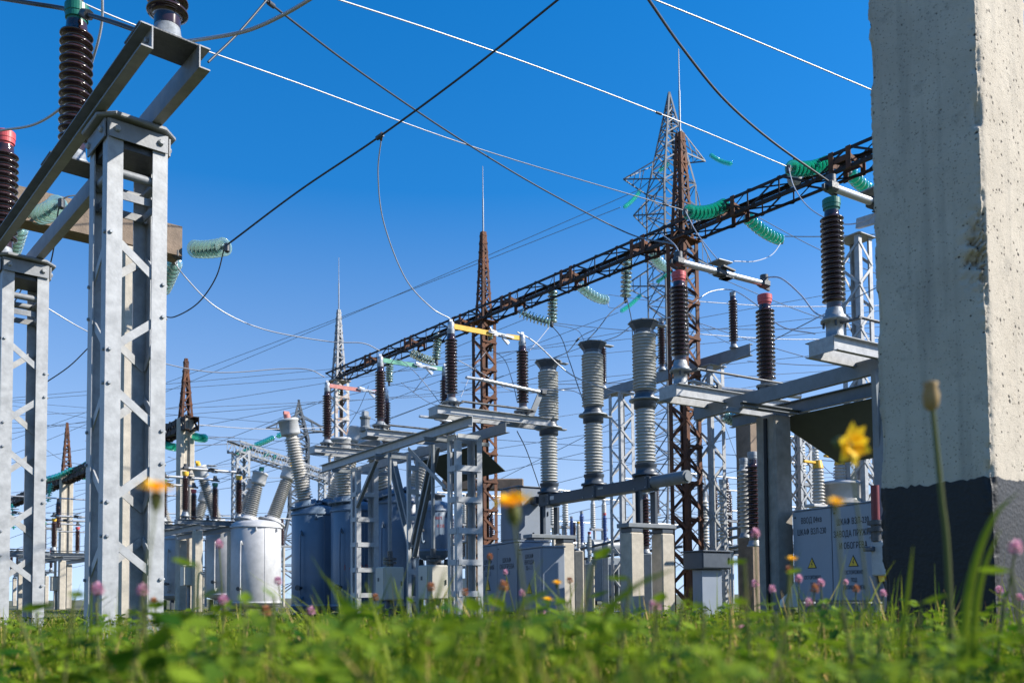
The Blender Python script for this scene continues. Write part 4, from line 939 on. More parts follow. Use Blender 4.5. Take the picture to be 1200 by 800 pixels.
# ================================================================== oil breaker tanks (blue) behind S1
tiltL, tiltR = R(-19), R(20)
k_ = lambda px, d: ground(px, 660, d)
oil_tank('blue oil breaker tank with a tall tilted grey bushing, leftmost of the blue tanks', k_(370, 19.9), R(36), .53, .15, 2.28, 'blue', [(-.16, R(-13), 1.48, .19, .165, 'pinkred', 'white'), (.30, tiltR, 1.5, .215, .18, None, 'white')], 'blue oil breaker tanks')
ot2 = oil_tank('blue oil breaker tank with red numerals, between the leftmost tank and the grey ladder column', k_(417, 19.2), R(36), .53, .15, 2.28, 'blue', [(-.2, R(-6), .9, .20, .17, None, 'white'), (.24, tiltR, .95, .20, .17, None, 'white')], 'blue oil breaker tanks')
oil_tank('blue oil breaker tank behind the braced post and its V of braces', k_(467, 18.4), R(36), .54, .15, 2.35, 'blue', [(-.2, tiltL, .7, .20, .17, None, 'white'), (.25, tiltR, .6, .20, .17, None, 'white')], 'blue oil breaker tanks')
dr = PD(508, 620, 17.6)
dt = oil_tank('short raised blue tank with red writing, beside the white ladder column', (dr.x, dr.y, 0), R(36), .34, 1.22, 1.05, 'blue', [], None)
obj('neck_flange', MB().lathe([(.17, 2.23), (.17, 2.36), (.24, 2.37), (.24, 2.40), (.1, 2.43)], 24), M['dgrey'], dt)
def curved_text(txt, parent, r, z, size, ang, mt='textred'):
    for i, ch in enumerate(txt):
        a = ang + (i - len(txt) / 2) * size * .72 / r
        lettering(ch, parent, ((r + .004) * math.cos(a), (r + .004) * math.sin(a), z), a + R(90), size, mt)
va = lambda o: math.atan2(-o.location.y, -o.location.x) - o.rotation_euler.z
curved_text('1-02В', ot2, .53, PD(402, 665, 18.7).z, .16, va(ot2) + .1)
curved_text('МКП', dt, .34, PD(509, 607, 17.3).z, .08, va(dt) + .35); curved_text('1-02В', dt, .34, PD(509, 616, 17.3).z, .08, va(dt) + .35)
# white tank group further left
k2_ = lambda px, d: ground(px, 660, d)
oil_tank('sunlit white oil breaker tank with grey leaning bushings, left of the blue tanks', k2_(300, 25.5), R(38), .70, .2, 2.4, 'tankwhite', [(-.30, R(14), .98, .20, .16, 'green', 'greypor2'), (.36, R(20), 1.25, .20, .17, 'yellow', 'greypor2')], 'white oil breaker tanks')
oil_tank('shaded white oil breaker tank partly hidden behind the sunlit white tank', k2_(268, 28.5), R(38), .70, .45, 2.3, 'tankwhite', [(-.25, R(-19), 1.45, .20, .17, 'yellow', 'greypor2'), (.3, R(18), 1.1, .2, .17, None, 'greypor2')], 'white oil breaker tanks')
oil_tank('white oil breaker tank furthest to the left, behind the sandy post of the small disconnector', k2_(212, 31), R(38), .70, .45, 2.2, 'tankwhite', [(-.25, R(-19), 1.3, .20, .17, 'pinkred', 'greypor2'), (.3, R(18), 1.1, .2, .17, None, 'greypor2')], 'white oil breaker tanks')

# ================================================================== S4: small disconnector left of the white tank, S5 farther left
def small_bay(origin, th, caps, zb_, names, steps, pair, matp='gpaint', post='paleconc', lite=False, side=''):
    a_, b_ = unit(th); o = Vector((origin.x, origin.y, 0))
    for k, cp in enumerate(caps):
        P1 = o + a_ * steps * k + Vector((0, 0, zb_)); P2 = P1 + b_ * pair
        disc_base(names % ('channel frame under the %s capped insulators' % cp), P1, P2, (.25, .3), .14, .26, 'frames of the distant disconnectors', mt=matp)
        post_insulator(names % ('brown insulator with %s cap, wire side' % cp), P1, 'open', cp, 'insulators of the distant disconnectors', lite=lite)
        post_insulator(names % ('brown insulator with %s cap, tank side' % cp), P2, 'open', cp, 'insulators of the distant disconnectors', lite=lite)
        contact_tube(names % ('contact arm between the %s capped insulators' % cp), P1 + Vector((0, 0, 1.36)), P2 + Vector((0, 0, 1.36)))
    L = steps * (len(caps) - 1)
    for s, nm in ((.25, 'front'), (pair - .35, 'rear')):
        beam(names % ('%s channel beam' % nm), o + b_ * s + a_ * -.6 + Vector((0, 0, zb_ - .33)), o + b_ * s + a_ * (L + .6) + Vector((0, 0, zb_ - .33)), .16, .07, matp, 'beams of the distant disconnectors')
    for j, (aa, bb, nm) in enumerate(((-.3, .25, 'near front'), (-.3, pair - .3, 'near rear'), (L + .2, .25, 'far front'), (L + .2, pair - .3, 'far rear'))):
        square_post('concrete_post', names % ('%s concrete post' % nm), o + b_ * bb + a_ * aa, th, .24, .24, zb_ - .42, post, 'post', 'posts of the distant disconnectors')
    c = cabinet('drive_cabinet', names % 'small cream drive cabinet', o + b_ * .1 - a_ * .05, th, .4, .3, .55, .75, 'cream', 'cabinet', 'drive cabinets of the distant disconnectors', 1, .02, False)
    obj('stand', MB().cyl((0, 0, 0), (0, 0, .75), .05, 10), M['gpaint'], c)
small_bay(PD(217, 604, 25), R(38), ['yellow', 'green', 'red'], 2.72, '%s, bay left of the white tank', 2.0, 1.55)
small_bay(PD(63, 642, 35), R(38), ['yellow', 'green', 'red'], 2.35, '%s, distant bay between left lattice supports', 2.0, 1.7)
small_bay(PD(-12, 640, 33), R(38), ['red', 'green'], 2.35, '%s, distant bay at the left border', 2.0, 1.7)
small_bay(PD(28, 660, 58), R(38), ['red', 'green', 'yellow'], 2.4, '%s, farthest bay at the left border', 2.4, 1.6, lite=True)
small_bay(PD(250, 662, 60), R(38), ['green', 'yellow'], 2.4, '%s, farthest bay behind the white tanks', 2.4, 1.6, lite=True)
small_bay(PD(640, 662, 55), R(36), ['red', 'green'], 2.4, '%s, farthest bay behind the grey cabinets', 2.4, 1.6, lite=True)
small_bay(PD(140, 655, 48), R(38), ['yellow', 'green', 'red'], 2.3, '%s, far bay behind the tall left lattice support', 2.4, 1.6, lite=True)
small_bay(PD(545, 660, 46), R(38), ['green', 'red'], 2.3, '%s, far bay behind the white ladder column', 2.4, 1.6, lite=True)
small_bay(PD(905, 640, 34), R(34), ['yellow', 'green'], 2.4, '%s, far bay behind the near concrete post', 2.2, 1.6, lite=True)
small_bay(PD(712, 668, 40), R(38), ['red', 'yellow'], 1.5, '%s, distant bay below the breaker beam', 2.4, 1.6, lite=True)

# blue and white insulators seen under the breaker beam
for px, y0, y1, body, cp, d, lb in ((678, 645, 610, 'white', 'yellow', 19, 'short white ribbed insulator with yellow top below the breaker beam'), (691, 660, 622, 'greypor', 'red', 20, 'short grey ribbed insulator with a red top, below the breaker beam'),
                                    (670, 637, 604, 'bluepor', None, 30, 'left slim blue insulator far behind the breaker beam'), (682, 638, 598, 'bluepor', None, 30, 'right slim blue insulator far behind the breaker beam'), (709, 636, 600, 'bluepor', 'red', 30, 'slim blue insulator far behind the breaker beam next to the lattice support'),
                                    (757, 648, 572, 'brown', None, 16.8, 'brown insulator seen between the legs of the breaker pole stand'),
                                    (848, 640, 560, 'white', None, 22, 'white ribbed insulator seen through the silver lattice support'), (826, 650, 575, 'white', None, 22.5, 'white ribbed insulator left of the silver lattice support')):
    p = PD(px, y0, d); hgt = PD(px, y1, d).z - p.z
    post_insulator(lb, p, 'bus', cp, 'insulators in the middle distance', body=body, scale=hgt / 1.12, name='post_insulator')
    c = MB().cbox((0, 0, p.z / 2), (.2, .2, p.z - .01), .02); tag(obj('stub_post', c, M['paleconc' if px in (678, 691) else 'gpaint'], None, (p.x, p.y, 0)), 'stub under the ' + lb, 'post', 'stub posts in the middle distance')

rc = random.Random(9)
for i, (px, d, lb) in enumerate(((583, 38, 'behind the grey breaker cabinet'), (622, 42, 'left of the far breaker pole foot'), (655, 30, 'just right of the far breaker pole foot'), (668, 44, 'below the middle breaker pole'), (702, 36, 'left of the near breaker stand'), (764, 33, 'between the near breaker pole posts'), (781, 40, 'at the rusty spire column'),
                              (846, 30, 'right of the junction cabinet'), (862, 36, 'left of the brown concrete post'), (914, 26, 'right of the near concrete post'), (950, 24, 'behind the two-door cabinet'), (536, 44, 'seen through the white ladder column'), (552, 36, 'beside the far rusty column foot'), (110, 40, 'left of the tall lattice support foot'), (176, 36, 'right behind the tall lattice support'), (236, 44, 'left of the sunlit white tank'), (58, 36, 'right of the second lattice support'), (338, 40, 'between white and blue tanks'))):
    hh = rc.uniform(1.9, 3.4); b = ground(px, 650, d)
    t = thing('apparatus_stand', 'slim distant apparatus stand with a ribbed insulator, ' + lb, 'stand', b, R(36), 'slim apparatus stands of the far yard')
    for s in (-1, 1): obj('leg', MB().cbox((s * .22, 0, hh / 2), (.09, .12, hh), .01), M[rc.choice(('galv', 'gpaint', 'paleconc'))], t)
    obj('crossbar', MB().cbox((0, 0, hh + .05), (.9, .14, .10), .01).cbox((0, .0, hh * .6), (.5, .06, .08), .01), M['galv2'], t)
    kd_ = rc.choice(('brown', 'brown', 'greypor', 'white'))
    for s in (-.3, .3): obj('insulator', MB().lathe(bushing_mb(1.05, .12, .11, 12), 12, Matrix.Translation((s, 0, hh + .1))).cyl((s, 0, hh + 1.14), (s, 0, hh + 1.28), .07, 10), M[kd_], t)
    obj('bus_bar', MB().cyl((-1.6, 0, hh + 1.3), (1.6, 0, hh + 1.3), .03, 8), M['alu'], t)
# ================================================================== far portals
def far_portal(px, ytop, yspire, d, wd, lb, m='paleconc'):
    b = ground(px, ytop + 60, d); zt = PD(px, ytop, d).z; zs = PD(px, yspire, d).z
    t = thing('portal_post', lb, 'post', b, R(38), 'distant concrete portal posts')
    obj('shaft', MB().cbox((-wd * .32, 0, zt / 2), (wd * .36, wd * .8, zt), .03).cbox((wd * .32, 0, zt / 2), (wd * .36, wd * .8, zt), .03).cbox((0, 0, zt / 2), (wd * .3, wd * .5, zt - .02), .01), M[m], t)
    spire(t, M['rust'], wd * .8, .10, zt, zs - zt, 0, None, .035, .45); return b, zt
f1, zf1 = far_portal(217, 490, 420, 30, .50, 'sandy concrete portal post with rust spire, right of the tall lattice support')
f2, zf2 = far_portal(77, 556, 495, 43, .55, 'sandy concrete portal post with rust spire, between the two left lattice supports')
fd = (f2 - f1).normalized()
lattice_girder('portal_girder', 'dark distant girder joining the two sandy portal posts on the left', f1 - fd * .6 + Vector((0, 0, zf1 - .25)), f2 + fd * 14 + Vector((0, 0, zf1 - .25)), .45, .45, .16, M['rustdark'], .5)
for i, (a, b, lb) in enumerate((((86, 549, 41), (48, 562, 44), 'green glass string along the distant girder left of the sandy post'), ((104, 542, 40), (84, 551, 42), 'green glass string along the distant girder just right of the sandy post'),
                            ((97, 558, 42), (122, 556, 40), 'green glass string level behind the tall left lattice support'), ((50, 565, 43), (45, 592, 43), 'green glass string hanging under the distant girder, outer one'), ((60, 565, 43), (56, 588, 43), 'green glass string hanging under the distant girder, inner one'),
                            ((190, 519, 32), (206, 524, 31), 'green glass string left of the rust spired sandy post'), ((228, 511, 30), (240, 513, 29), 'green glass string right of the rust spired sandy post'), ((14, 590, 46), (16, 620, 46), 'green glass string near the left border behind the second lattice support'))):
    glass_string(lb, PD(*a), PD(*b), 9, .04, 'glass strings on the distant girder', 'glass', 12, parts=False, sc=1.15)
# small far gantry in the middle
h1 = ground(282, 560, 44); z1 = PD(282, 528, 44).z; h2 = ground(384, 540, 55)
lattice_column('lattice_support', 'distant silver gantry leg behind the yellow capped insulator left of the tall bushing', 'lattice tower', h1, R(38), .7, .7, z1, .12, M['galv'], .6, 'x', 'legs of the distant silver gantry', bw=.07, base=False)
lattice_column('lattice_support', 'distant silver gantry leg beside the red blade insulator', 'lattice tower', h2, R(38), .9, .9, z1 + .5, .13, M['galv'], .6, 'x', 'legs of the distant silver gantry', bw=.08, base=False)
gd = (h2 - h1).normalized()
lattice_girder('gantry_girder', 'distant silver lattice girder behind the tall tilted bushing', h1 - gd * .7 + Vector((0, 0, z1 + .1)), h2 + gd * 1 + Vector((0, 0, z1 + .1)), .7, .6, .10, M['galv2'], .6)
for a, b, lb in (((276, 532, 43.4), (296, 523, 45), 'green glass string lying along the distant silver girder, left one'), ((298, 522, 45.5), (321, 512, 47.5), 'green glass string lying along the distant silver girder, middle one'), ((324, 511, 48), (346, 502, 50), 'green glass string lying along the distant silver girder, right one'),
                 ((316, 529, 48), (309, 535, 46), 'small green string hanging below the distant silver girder, left one'), ((322, 533, 48), (319, 541, 47), 'small green string hanging below the distant silver girder, right one')):
    glass_string(lb, PD(*a), PD(*b), 9, .02, 'glass strings on the distant silver girder', 'glass', 12, parts=False, sc=1.2 if a[1] < 526 else .7)

M['pyl'] = mat('tower_steel', (.10, .115, .13), .6, .0, .25, 2)
def pylon(label, base, rz, H, wb, wt, zc, arms, lw, group=None):
    """four-legged transmission tower: tapers to zc then a straight cage, then a peak"""
    t = thing('transmission_tower', label, 'pylon', base, rz, group)
    def wz(z):
        if z < zc: return wb + (wt - wb) * z / zc
        zp = H * .80
        return wt if z < zp else max(.12, wt * (1 - (z - zp) / (H - zp)))
    c = lambda i, j, z: Vector((i * wz(z) / 2, j * wz(z) / 2, z))
    zs = [0, zc]; zz = zc
    while zz < H * .80: zz += wt * .9; zs.append(min(zz, H * .80))
    zs.append(H)
    for i in (-1, 1):
        for j in (-1, 1):
            mb = MB()
            for a, b in ((0, zc), (zc, H * .80), (H * .80, H)): mb.angle(c(i, j, a), c(i, j, b), lw, lw * .15, (-i, 0, 0), (0, -j, 0))
            obj('leg', mb, M['pyl'], t)
    ls = []; z = 0
    while z < H - .8:
        st = max(.7, wz(z) * .62); ls.append((z, min(H - .3, z + st))); z += st
    for k, (a, b) in enumerate((((-1, -1), (1, -1)), ((1, -1), (1, 1)), ((1, 1), (-1, 1)), ((-1, 1), (-1, -1)))):
        mb = MB()
        for z0, z1_ in ls:
            mb.bar(c(*a, z0), c(*b, z1_), lw * .7, lw * .25); mb.bar(c(*b, z0), c(*a, z1_), lw * .6, lw * .2); mb.bar(c(*a, z1_), c(*b, z1_), lw * .5, lw * .2)
        obj('bracing', mb, M['pyl'], t)
    for z, side, ln in arms:
        mb = MB(); tip = Vector((side * (wt / 2 + ln), 0, z + .15))
        for j in (-1, 1):
            mb.bar(c(side, j, z), tip, lw * .7, lw * .4); mb.bar(c(side, j, z + .75 * wt), tip, lw * .6, lw * .4)
            for f in (.3, .6): mb.bar(c(side, j, z).lerp(tip, f), c(side, j, z + .75 * wt).lerp(tip, f), lw * .4, lw * .2)
        for f in (.0, .3, .6): mb.bar(c(side, -1, z).lerp(tip, f), c(side, 1, z).lerp(tip, f), lw * .4, lw * .2)
        obj('crossarm', mb, M['pyl'], t)
    return t
pd_ = 58.0; pb0 = ground(788, 330, pd_)
zof = lambda y, d: PD(788, y, d).z
pylon('tall grey lattice transmission tower behind the rusty spire column', pb0, R(20), zof(108, pd_), 4.6, 2.45, 9.0, [(zof(222, pd_), -1, 2.3), (zof(184, pd_), 1, 1.5), (zof(345, pd_), -1, 2.4), (zof(310, pd_), 1, 2.0), (zof(262, pd_), 1, 1.4), (zof(262, pd_), -1, 1.6)], .115)
p2b = ground(350, 560, 100)
pylon('far small lattice transmission tower behind the silver gantry girder', p2b, R(20), PD(350, 468, 100).z, 6.5, 2.2, 10, [(PD(350, 505, 100).z, -1, 2.5), (PD(350, 505, 100).z, 1, 2.5)], .22)
for a, b, lb in (((832, 181, 57), (858, 192, 50), 'green string on the upper right arm of the tall transmission tower'), ((750, 224, 57), (731, 243, 52), 'green string on the upper left arm of the tall transmission tower'), ((751, 345, 57), (727, 365, 52), 'green string on the lower left arm of the tall transmission tower'), ((773, 200, 57), (784, 191, 58.5), 'green string inside the cage of the tall transmission tower'), ((769, 331, 57), (786, 318, 56), 'green string low on the cage of the tall transmission tower')):
    glass_string(lb, PD(*a), PD(*b), 12, .03, 'green strings on the transmission tower', 'glass', 12, parts=False, sc=1.1)

# brown concrete stubs / posts in the middle
tag(obj('concrete_crossarm', MB().cbox((0, 0, 0), (2.2, .35, .3), .03), M['concrete2'], None, PD(566, 568, 24)), 'brown concrete crossarm stub poking out behind the rusty column', 'crossarm')
square_post('concrete_post', 'concrete post behind the rusty column carrying the brown crossarm stub', ground(556, 640, 24.4), R(30), .35, .35, PD(566, 575, 24).z, 'concrete2', 'post')
# transformers / radiators low behind the breaker
tr = thing('power_transformer', 'low grey power transformer with radiator fins far behind the breaker posts', 'transformer', ground(725, 690, 36), R(34))
obj('tank', MB().cbox((0, 0, 1.0), (3.2, 1.8, 1.7), .06), M['gpaint'], tr); mb = MB()
for k in range(12): mb.cbox((-1.5 + k * .27, -1.2, .95), (.08, .5, 1.2), .01)
obj('radiator_fin', mb, M['gpaint'], tr); obj('conservator', MB().cyl((-1.2, .3, 2.35), (1.2, .3, 2.35), .28, 20).cbox((-.8, .3, 2.0), (.1, .2, .5), .01).cbox((.8, .3, 2.0), (.1, .2, .5), .01), M['gpaint'], tr)
# horizontal tube buses low in the distance
for k, (a, b, d, lb) in enumerate((((640, 652), (800, 616), 30, 'upper dark tube bus behind the breaker posts'), ((640, 660), (800, 640), 30.5, 'lower dark tube bus behind the breaker posts'), ((838, 622), (905, 612), 24, 'upper dark tube bus beyond the rusty spire column'), ((838, 633), (905, 622), 24.5, 'middle dark tube bus beyond the rusty spire column'), ((838, 645), (905, 633), 25, 'lower dark tube bus beyond the rusty spire column'), ((520, 640), (560, 632), 30, 'dark tube bus seen through the white ladder column'))):
    wire(lb, [(*a, d), (*b, d - 3)], .045, 'dgrey', 'tube_bus', 'distant tube buses')
# ================================================================== conductors
def W(lb, pts, r=.012, mt='wire', **k): return wire(lb, pts, r * (.62 if mt == 'wire' else .78), mt, **k)
W('thick dark conductor passing over the green cap at the upper left', [(-8, -3, 6.4), (36, 4, 6.2), (78, 11, 6.05), (125, 24, 5.6), (160, 36, 5.4), (200, 50, 5.2)], .02, 'cable', clamp=(.5,))
W('silvery jumper from the double channel beam to the upper frame edge', [(200, 50, 5.2), (238, 46, 5.0), (290, 36, 4.9), (335, 16, 4.8), (372, -6, 4.7)], .017, 'wire')
W('white jumper loop hanging beside the green capped insulator', [(120, -8, 6.3), (119, 28, 6.4), (111, 62, 6.5), (98, 95, 6.7), (72, 126, 6.9), (40, 146, 7.1), (0, 153, 7.3)], .016, 'wire', clamp=(.45,))
W('thin white line running from the upper left corner to the first girder string', [(70, -8, 9), (170, 34, 10), (350, 98, 12), (560, 174, 14), (803, 247, 15.3)], .014, 'wire', clamp=(.985,))
W('thin white line falling from the upper edge to the girder string near the floodlight', [(385, -4, 9), (520, 40, 10.5), (650, 86, 11.8), (800, 144, 13.2), (924, 196, 14.2)], .014, 'wire', clamp=(.7,))
W('thin white line at the upper right ending at the big pillar', [(755, -5, 10), (880, 46, 11), (1060, 122, 12.4)], .014, 'wire')
W('dark conductor rising from the left concrete crossarm to the upper frame edge', [(660, -5, 9.0), (555, 79, 9.8), (445, 160, 10.6), (350, 224, 11.4), (266, 287, 12.1)], .016, 'cable', clamp=(.52,))
W('dark conductor crossing down from the upper edge to the girder', [(304, -5, 9), (420, 83, 11), (540, 164, 13.5), (640, 224, 15.4), (735, 273, 16.9), (790, 286, 12.0)], .016, 'cable', clamp=(.02,))
W('short dark conductor slanting behind the near tip of the double channel beam', [(244, 73, 5.6), (280, 38, 5.8), (318, -6, 6.0)], .010, 'cable')
W('dark conductor curving down to the green capped insulator by the pillar', [(756, -6, 6.0), (800, 57, 6.8), (850, 118, 7.6), (905, 166, 8.4), (970, 212, 9.1)], .014, 'cable')
W('white jumper hanging from the dark conductor to the yellow blade insulator', [(447, 160, 10.6), (443, 205, 11), (450, 262, 11.5), (475, 326, 12.2), (505, 360, 12.7), (527, 373, 12.9)], .013, 'wire', clamp=(0.0,))
W('white jumper from the concrete crossarm to the green blade insulator', [(193, 288, 13), (215, 322, 13.3), (255, 361, 13.8), (310, 386, 14.3), (385, 400, 14.8), (425, 402, 15), (445, 411, 15.1)], .015, 'wire')
W('white conductor running level to the red blade insulator', [(46, 355, 15), (100, 387, 15.5), (170, 419, 16), (250, 436, 16.5), (330, 432, 17), (362, 433, 17.1), (381, 442, 17.2)], .016, 'wire')
W('dark wire behind the two left lattice supports, rising to the right', [(46, 453, 13), (80, 430, 13), (104, 407, 13)], .011, 'cable')
W('dark jumper loop below the right glass string of the concrete crossarm', [(263, 290, 12.1), (253, 325, 12.3), (232, 355, 12.6), (205, 371, 13), (190, 370, 13.4)], .012, 'cable')
W('dark jumper loop hanging left of the double channel beam', [(100, 228, 11), (72, 236, 10.8), (64, 285, 11), (58, 312, 11.3), (47, 338, 11.8)], .011, 'cable')
W('dark wire inside the second lattice support at the left border', [(10, 365, 12), (22, 345, 12), (34, 320, 12)], .011, 'cable')
# right side jumpers
W('spiral wrapped jumper from the level green string to the red arm', [(803, 247, 15.3), (816, 272, 14), (835, 297, 12.8), (845, 308, 11.9)], .013, 'wire')
W('white jumper loop from the sloping green string to the red arm', [(916, 283, 19.2), (905, 298, 17.5), (885, 306, 15), (860, 306, 12.6)], .015, 'wire')
W('white line running level from the sloping green string to the pillar', [(918, 277, 19.2), (970, 277, 18), (1060, 273, 16)], .018, 'wire')
W('white jumper from the floodlight string down to the green capped insulator frame', [(924, 196, 14.2), (931, 220, 13.5), (950, 245, 12), (985, 262, 10.5), (1015, 258, 9.8), (1030, 245, 9.5)], .013, 'wire')
W('grey jumper from the second red capped insulator to the green capped one', [(896, 325, 12.0), (915, 326, 11.6), (938, 345, 11), (955, 366, 10.2), (972, 372, 9.3)], .016, 'wire')
W('white arc over the small brown insulator on the grey bus beam', [(812, 356, 16.5), (832, 342, 16.9), (858, 340, 17.1), (885, 356, 15), (915, 382, 14), (955, 391, 13)], .017, 'wire')
W('white line entering the rusty column at the red capped insulator', [(775, 274, 12.5), (790, 286, 11.6), (798, 300, 11.2)], .012, 'wire')
W('grey jumper from the yellow blade to the middle of the near breaker pole', [(606, 389, 13.65), (628, 402, 13.9), (668, 438, 14.3), (710, 455, 14.4), (742, 462, 14.2)], .016, 'wire')
W('white jumper across the tops of the far and middle breaker poles', [(648, 420, 16.4), (665, 412, 16), (680, 395, 15.6), (697, 386, 15.3)], .013, 'wire', clamp=(.6,))
W('white jumper across the tops of the middle and near breaker poles', [(706, 400, 15.3), (725, 393, 15), (745, 378, 14.6), (766, 374, 14.3), (786, 372, 13)], .013, 'wire')
W('grey jumper between the middle rings of the far and middle breaker poles', [(628, 456, 14), (655, 457, 15.5), (672, 458, 15.6), (684, 464, 15.4)], .012, 'wire')
for a, lb in (([(646, 380, 21), (668, 384, 20), (678, 388, 18), (684, 398, 15.8)], 'white jumper from the left upright string to the middle breaker pole'), ([(646, 380, 21), (630, 400, 20), (612, 420, 19)], 'white jumper from the left upright string down to the left'),
              ([(646, 381, 21), (658, 396, 20), (668, 425, 18), (680, 460, 16), (684, 470, 15)], 'dark jumper from the left upright string down behind the poles'), ([(735, 351, 19.2), (716, 366, 18.4), (700, 386, 17), (685, 402, 15.6)], 'crossing jumper from the right upright string to the middle pole'),
              ([(735, 351, 19.2), (740, 375, 18), (742, 400, 17), (746, 425, 15.8)], 'dark jumper from the right upright string behind the near pole'), ([(712, 352, 22.6), (714, 360, 21.5), (725, 360, 20), (735, 351, 19.2)], 'white loop joining the lit sagging string and the right upright string'), ([(712, 345, 22.6), (760, 352, 19.5), (790, 353, 18)], 'white level line from the lit sagging string to the rusty column'),
              ([(646, 378, 21), (700, 384, 19), (748, 388, 17)], 'white level line from the left upright string to the near pole')):
    W(lb, a, .013, 'cable' if 'dark' in lb or 'crossing' in lb else 'wire', group='jumpers between strings and breaker poles')
for a, lb in (([(520, 478, 12.9), (490, 440, 13.2), (466, 420, 14), (455, 430, 15)], 'white jumper behind the green blade'), ([(470, 448, 16), (500, 470, 14.5), (527, 478, 13)], 'white jumper sagging from the green blade to the near base'), ([(537, 422, 12.9), (570, 440, 14), (600, 458, 15.5), (630, 458, 16)], 'white jumper passing behind the yellow blade insulators'),
              ([(572, 408, 23.3), (590, 420, 20), (600, 445, 18), (606, 470, 16)], 'dark jumper under the string behind the yellow blade'), ([(572, 409, 23.3), (556, 430, 19), (540, 465, 15)], 'white jumper from the string behind the yellow blade to the near base'), ([(455, 449, 26.7), (470, 452, 22), (520, 460, 17)], 'white jumper below the string behind the green blade'),
              ([(515, 430, 24), (500, 440, 20), (484, 460, 17)], 'dark jumper below the level string'), ([(432, 452, 18), (420, 480, 18), (404, 505, 18)], 'white jumper from the red blade down to the pale column'), ([(404, 478, 19), (430, 488, 18), (445, 495, 17)], 'white jumper right of the pale column'), ([(606, 505, 13.7), (618, 530, 14.5), (634, 576, 16.3)], 'dark jumper from the near base to the far breaker pole')):
    W(lb, a, .010, 'cable' if 'dark' in lb else 'wire', group='jumpers around the centre disconnector')
# tensioned thin lines of the far yard and sky
thin = [((750, 222, 57), (180, 462, 80)), ((727, 243, 52), (130, 470, 75)), ((725, 366, 52), (200, 560, 60)), ((620, 372, 60), (190, 540, 75)), ((590, 440, 60), (180, 590, 75)), ((700, 400, 55), (250, 560, 70)), ((600, 420, 45), (310, 480, 55)),
        ((800, 352, 18), (1030, 358, 20)), ((812, 391, 18), (1030, 396, 20)), ((800, 372, 30), (1030, 440, 26)), ((830, 320, 40), (1030, 395, 36)), ((880, 250, 45), (1030, 322, 40)), ((810, 385, 26), (1030, 378, 20)), ((876, 423, 20), (1030, 425, 16)), ((860, 405, 16.8), (800, 360, 24)),
        ((620, 610, 40), (900, 540, 34)), ((430, 500, 45), (640, 515, 38)), ((430, 520, 45), (760, 540, 36)), ((560, 555, 40), (800, 500, 34)), ((600, 575, 40), (800, 525, 34)), ((640, 450, 30), (800, 440, 24)), ((610, 462, 30), (800, 430, 24)), ((540, 448, 36), (640, 440, 30)),
        ((225, 497, 30), (400, 500, 40)), ((100, 506, 43), (275, 512, 44)), ((100, 516, 43), (275, 520, 44)), ((45, 520, 43), (100, 545, 42)), ((197, 535, 30), (275, 546, 40)), ((88, 575, 40), (220, 548, 25)), ((50, 600, 42), (130, 590, 34)),
        ((432, 540, 28), (560, 560, 26)), ((570, 565, 26), (640, 530, 24)), ((240, 560, 30), (330, 548, 28)), ((230, 548, 26), (345, 560, 28)), ((560, 610, 30), (520, 560, 24)), ((786, 470, 20), (830, 560, 24)), ((850, 500, 20), (900, 620, 24)), ((812, 380, 20), (822, 470, 20)), ((942, 510, 16), (980, 560, 14.5)), ((820, 440, 18), (838, 520, 20))]
tl = {}
def stretch(a, b, X):
    f = (X - a[0]) / (b[0] - a[0]); return (X, a[1] + (b[1] - a[1]) * f, max(12, a[2] + (b[2] - a[2]) * f))
for i, (a, b) in enumerate(thin):
    if i < 7: b = stretch(a, b, -45)
    elif i in (15, 16, 17, 18, 19, 30, 31): a, b = stretch(a, b, -40), stretch(a, b, 1090)
    m_ = ((a[0] + b[0]) / 2, (a[1] + b[1]) / 2 + (4 if abs(a[0] - b[0]) > 100 else 6), (a[2] + b[2]) / 2)
    pale = i in (7, 8, 9, 10, 11, 12, 13, 20, 21, 22, 23, 24, 25)
    dd = (a[2] + b[2]) / 2
    wire('thin taut conductor strung across the yard behind the equipment', [a, m_, b], max(.006, dd * .00030) if not pale else max(.009, dd * .0005), 'wire' if pale else 'thinwire', 'taut_conductor', 'thin taut conductors of the yard', 5)

rw = random.Random(4)
for i in range(9):
    d0 = rw.uniform(48, 80); x0 = -45; y0 = rw.uniform(470, 660)
    x1 = 1090; d1 = d0 * rw.uniform(.75, .95); y1 = 698 - (698 - y0) * d0 / d1 - rw.choice((0, 20, 60, 110, 150))
    wire('thin taut conductor strung across the yard behind the equipment', [(x0, y0, d0), ((x0 + x1) / 2, (y0 + y1) / 2 + 5, (d0 + d1) / 2), (x1, y1, d1)], d0 * .00028, 'thinwire' if i % 3 else 'wire', 'taut_conductor', 'thin taut conductors of the yard', 5)
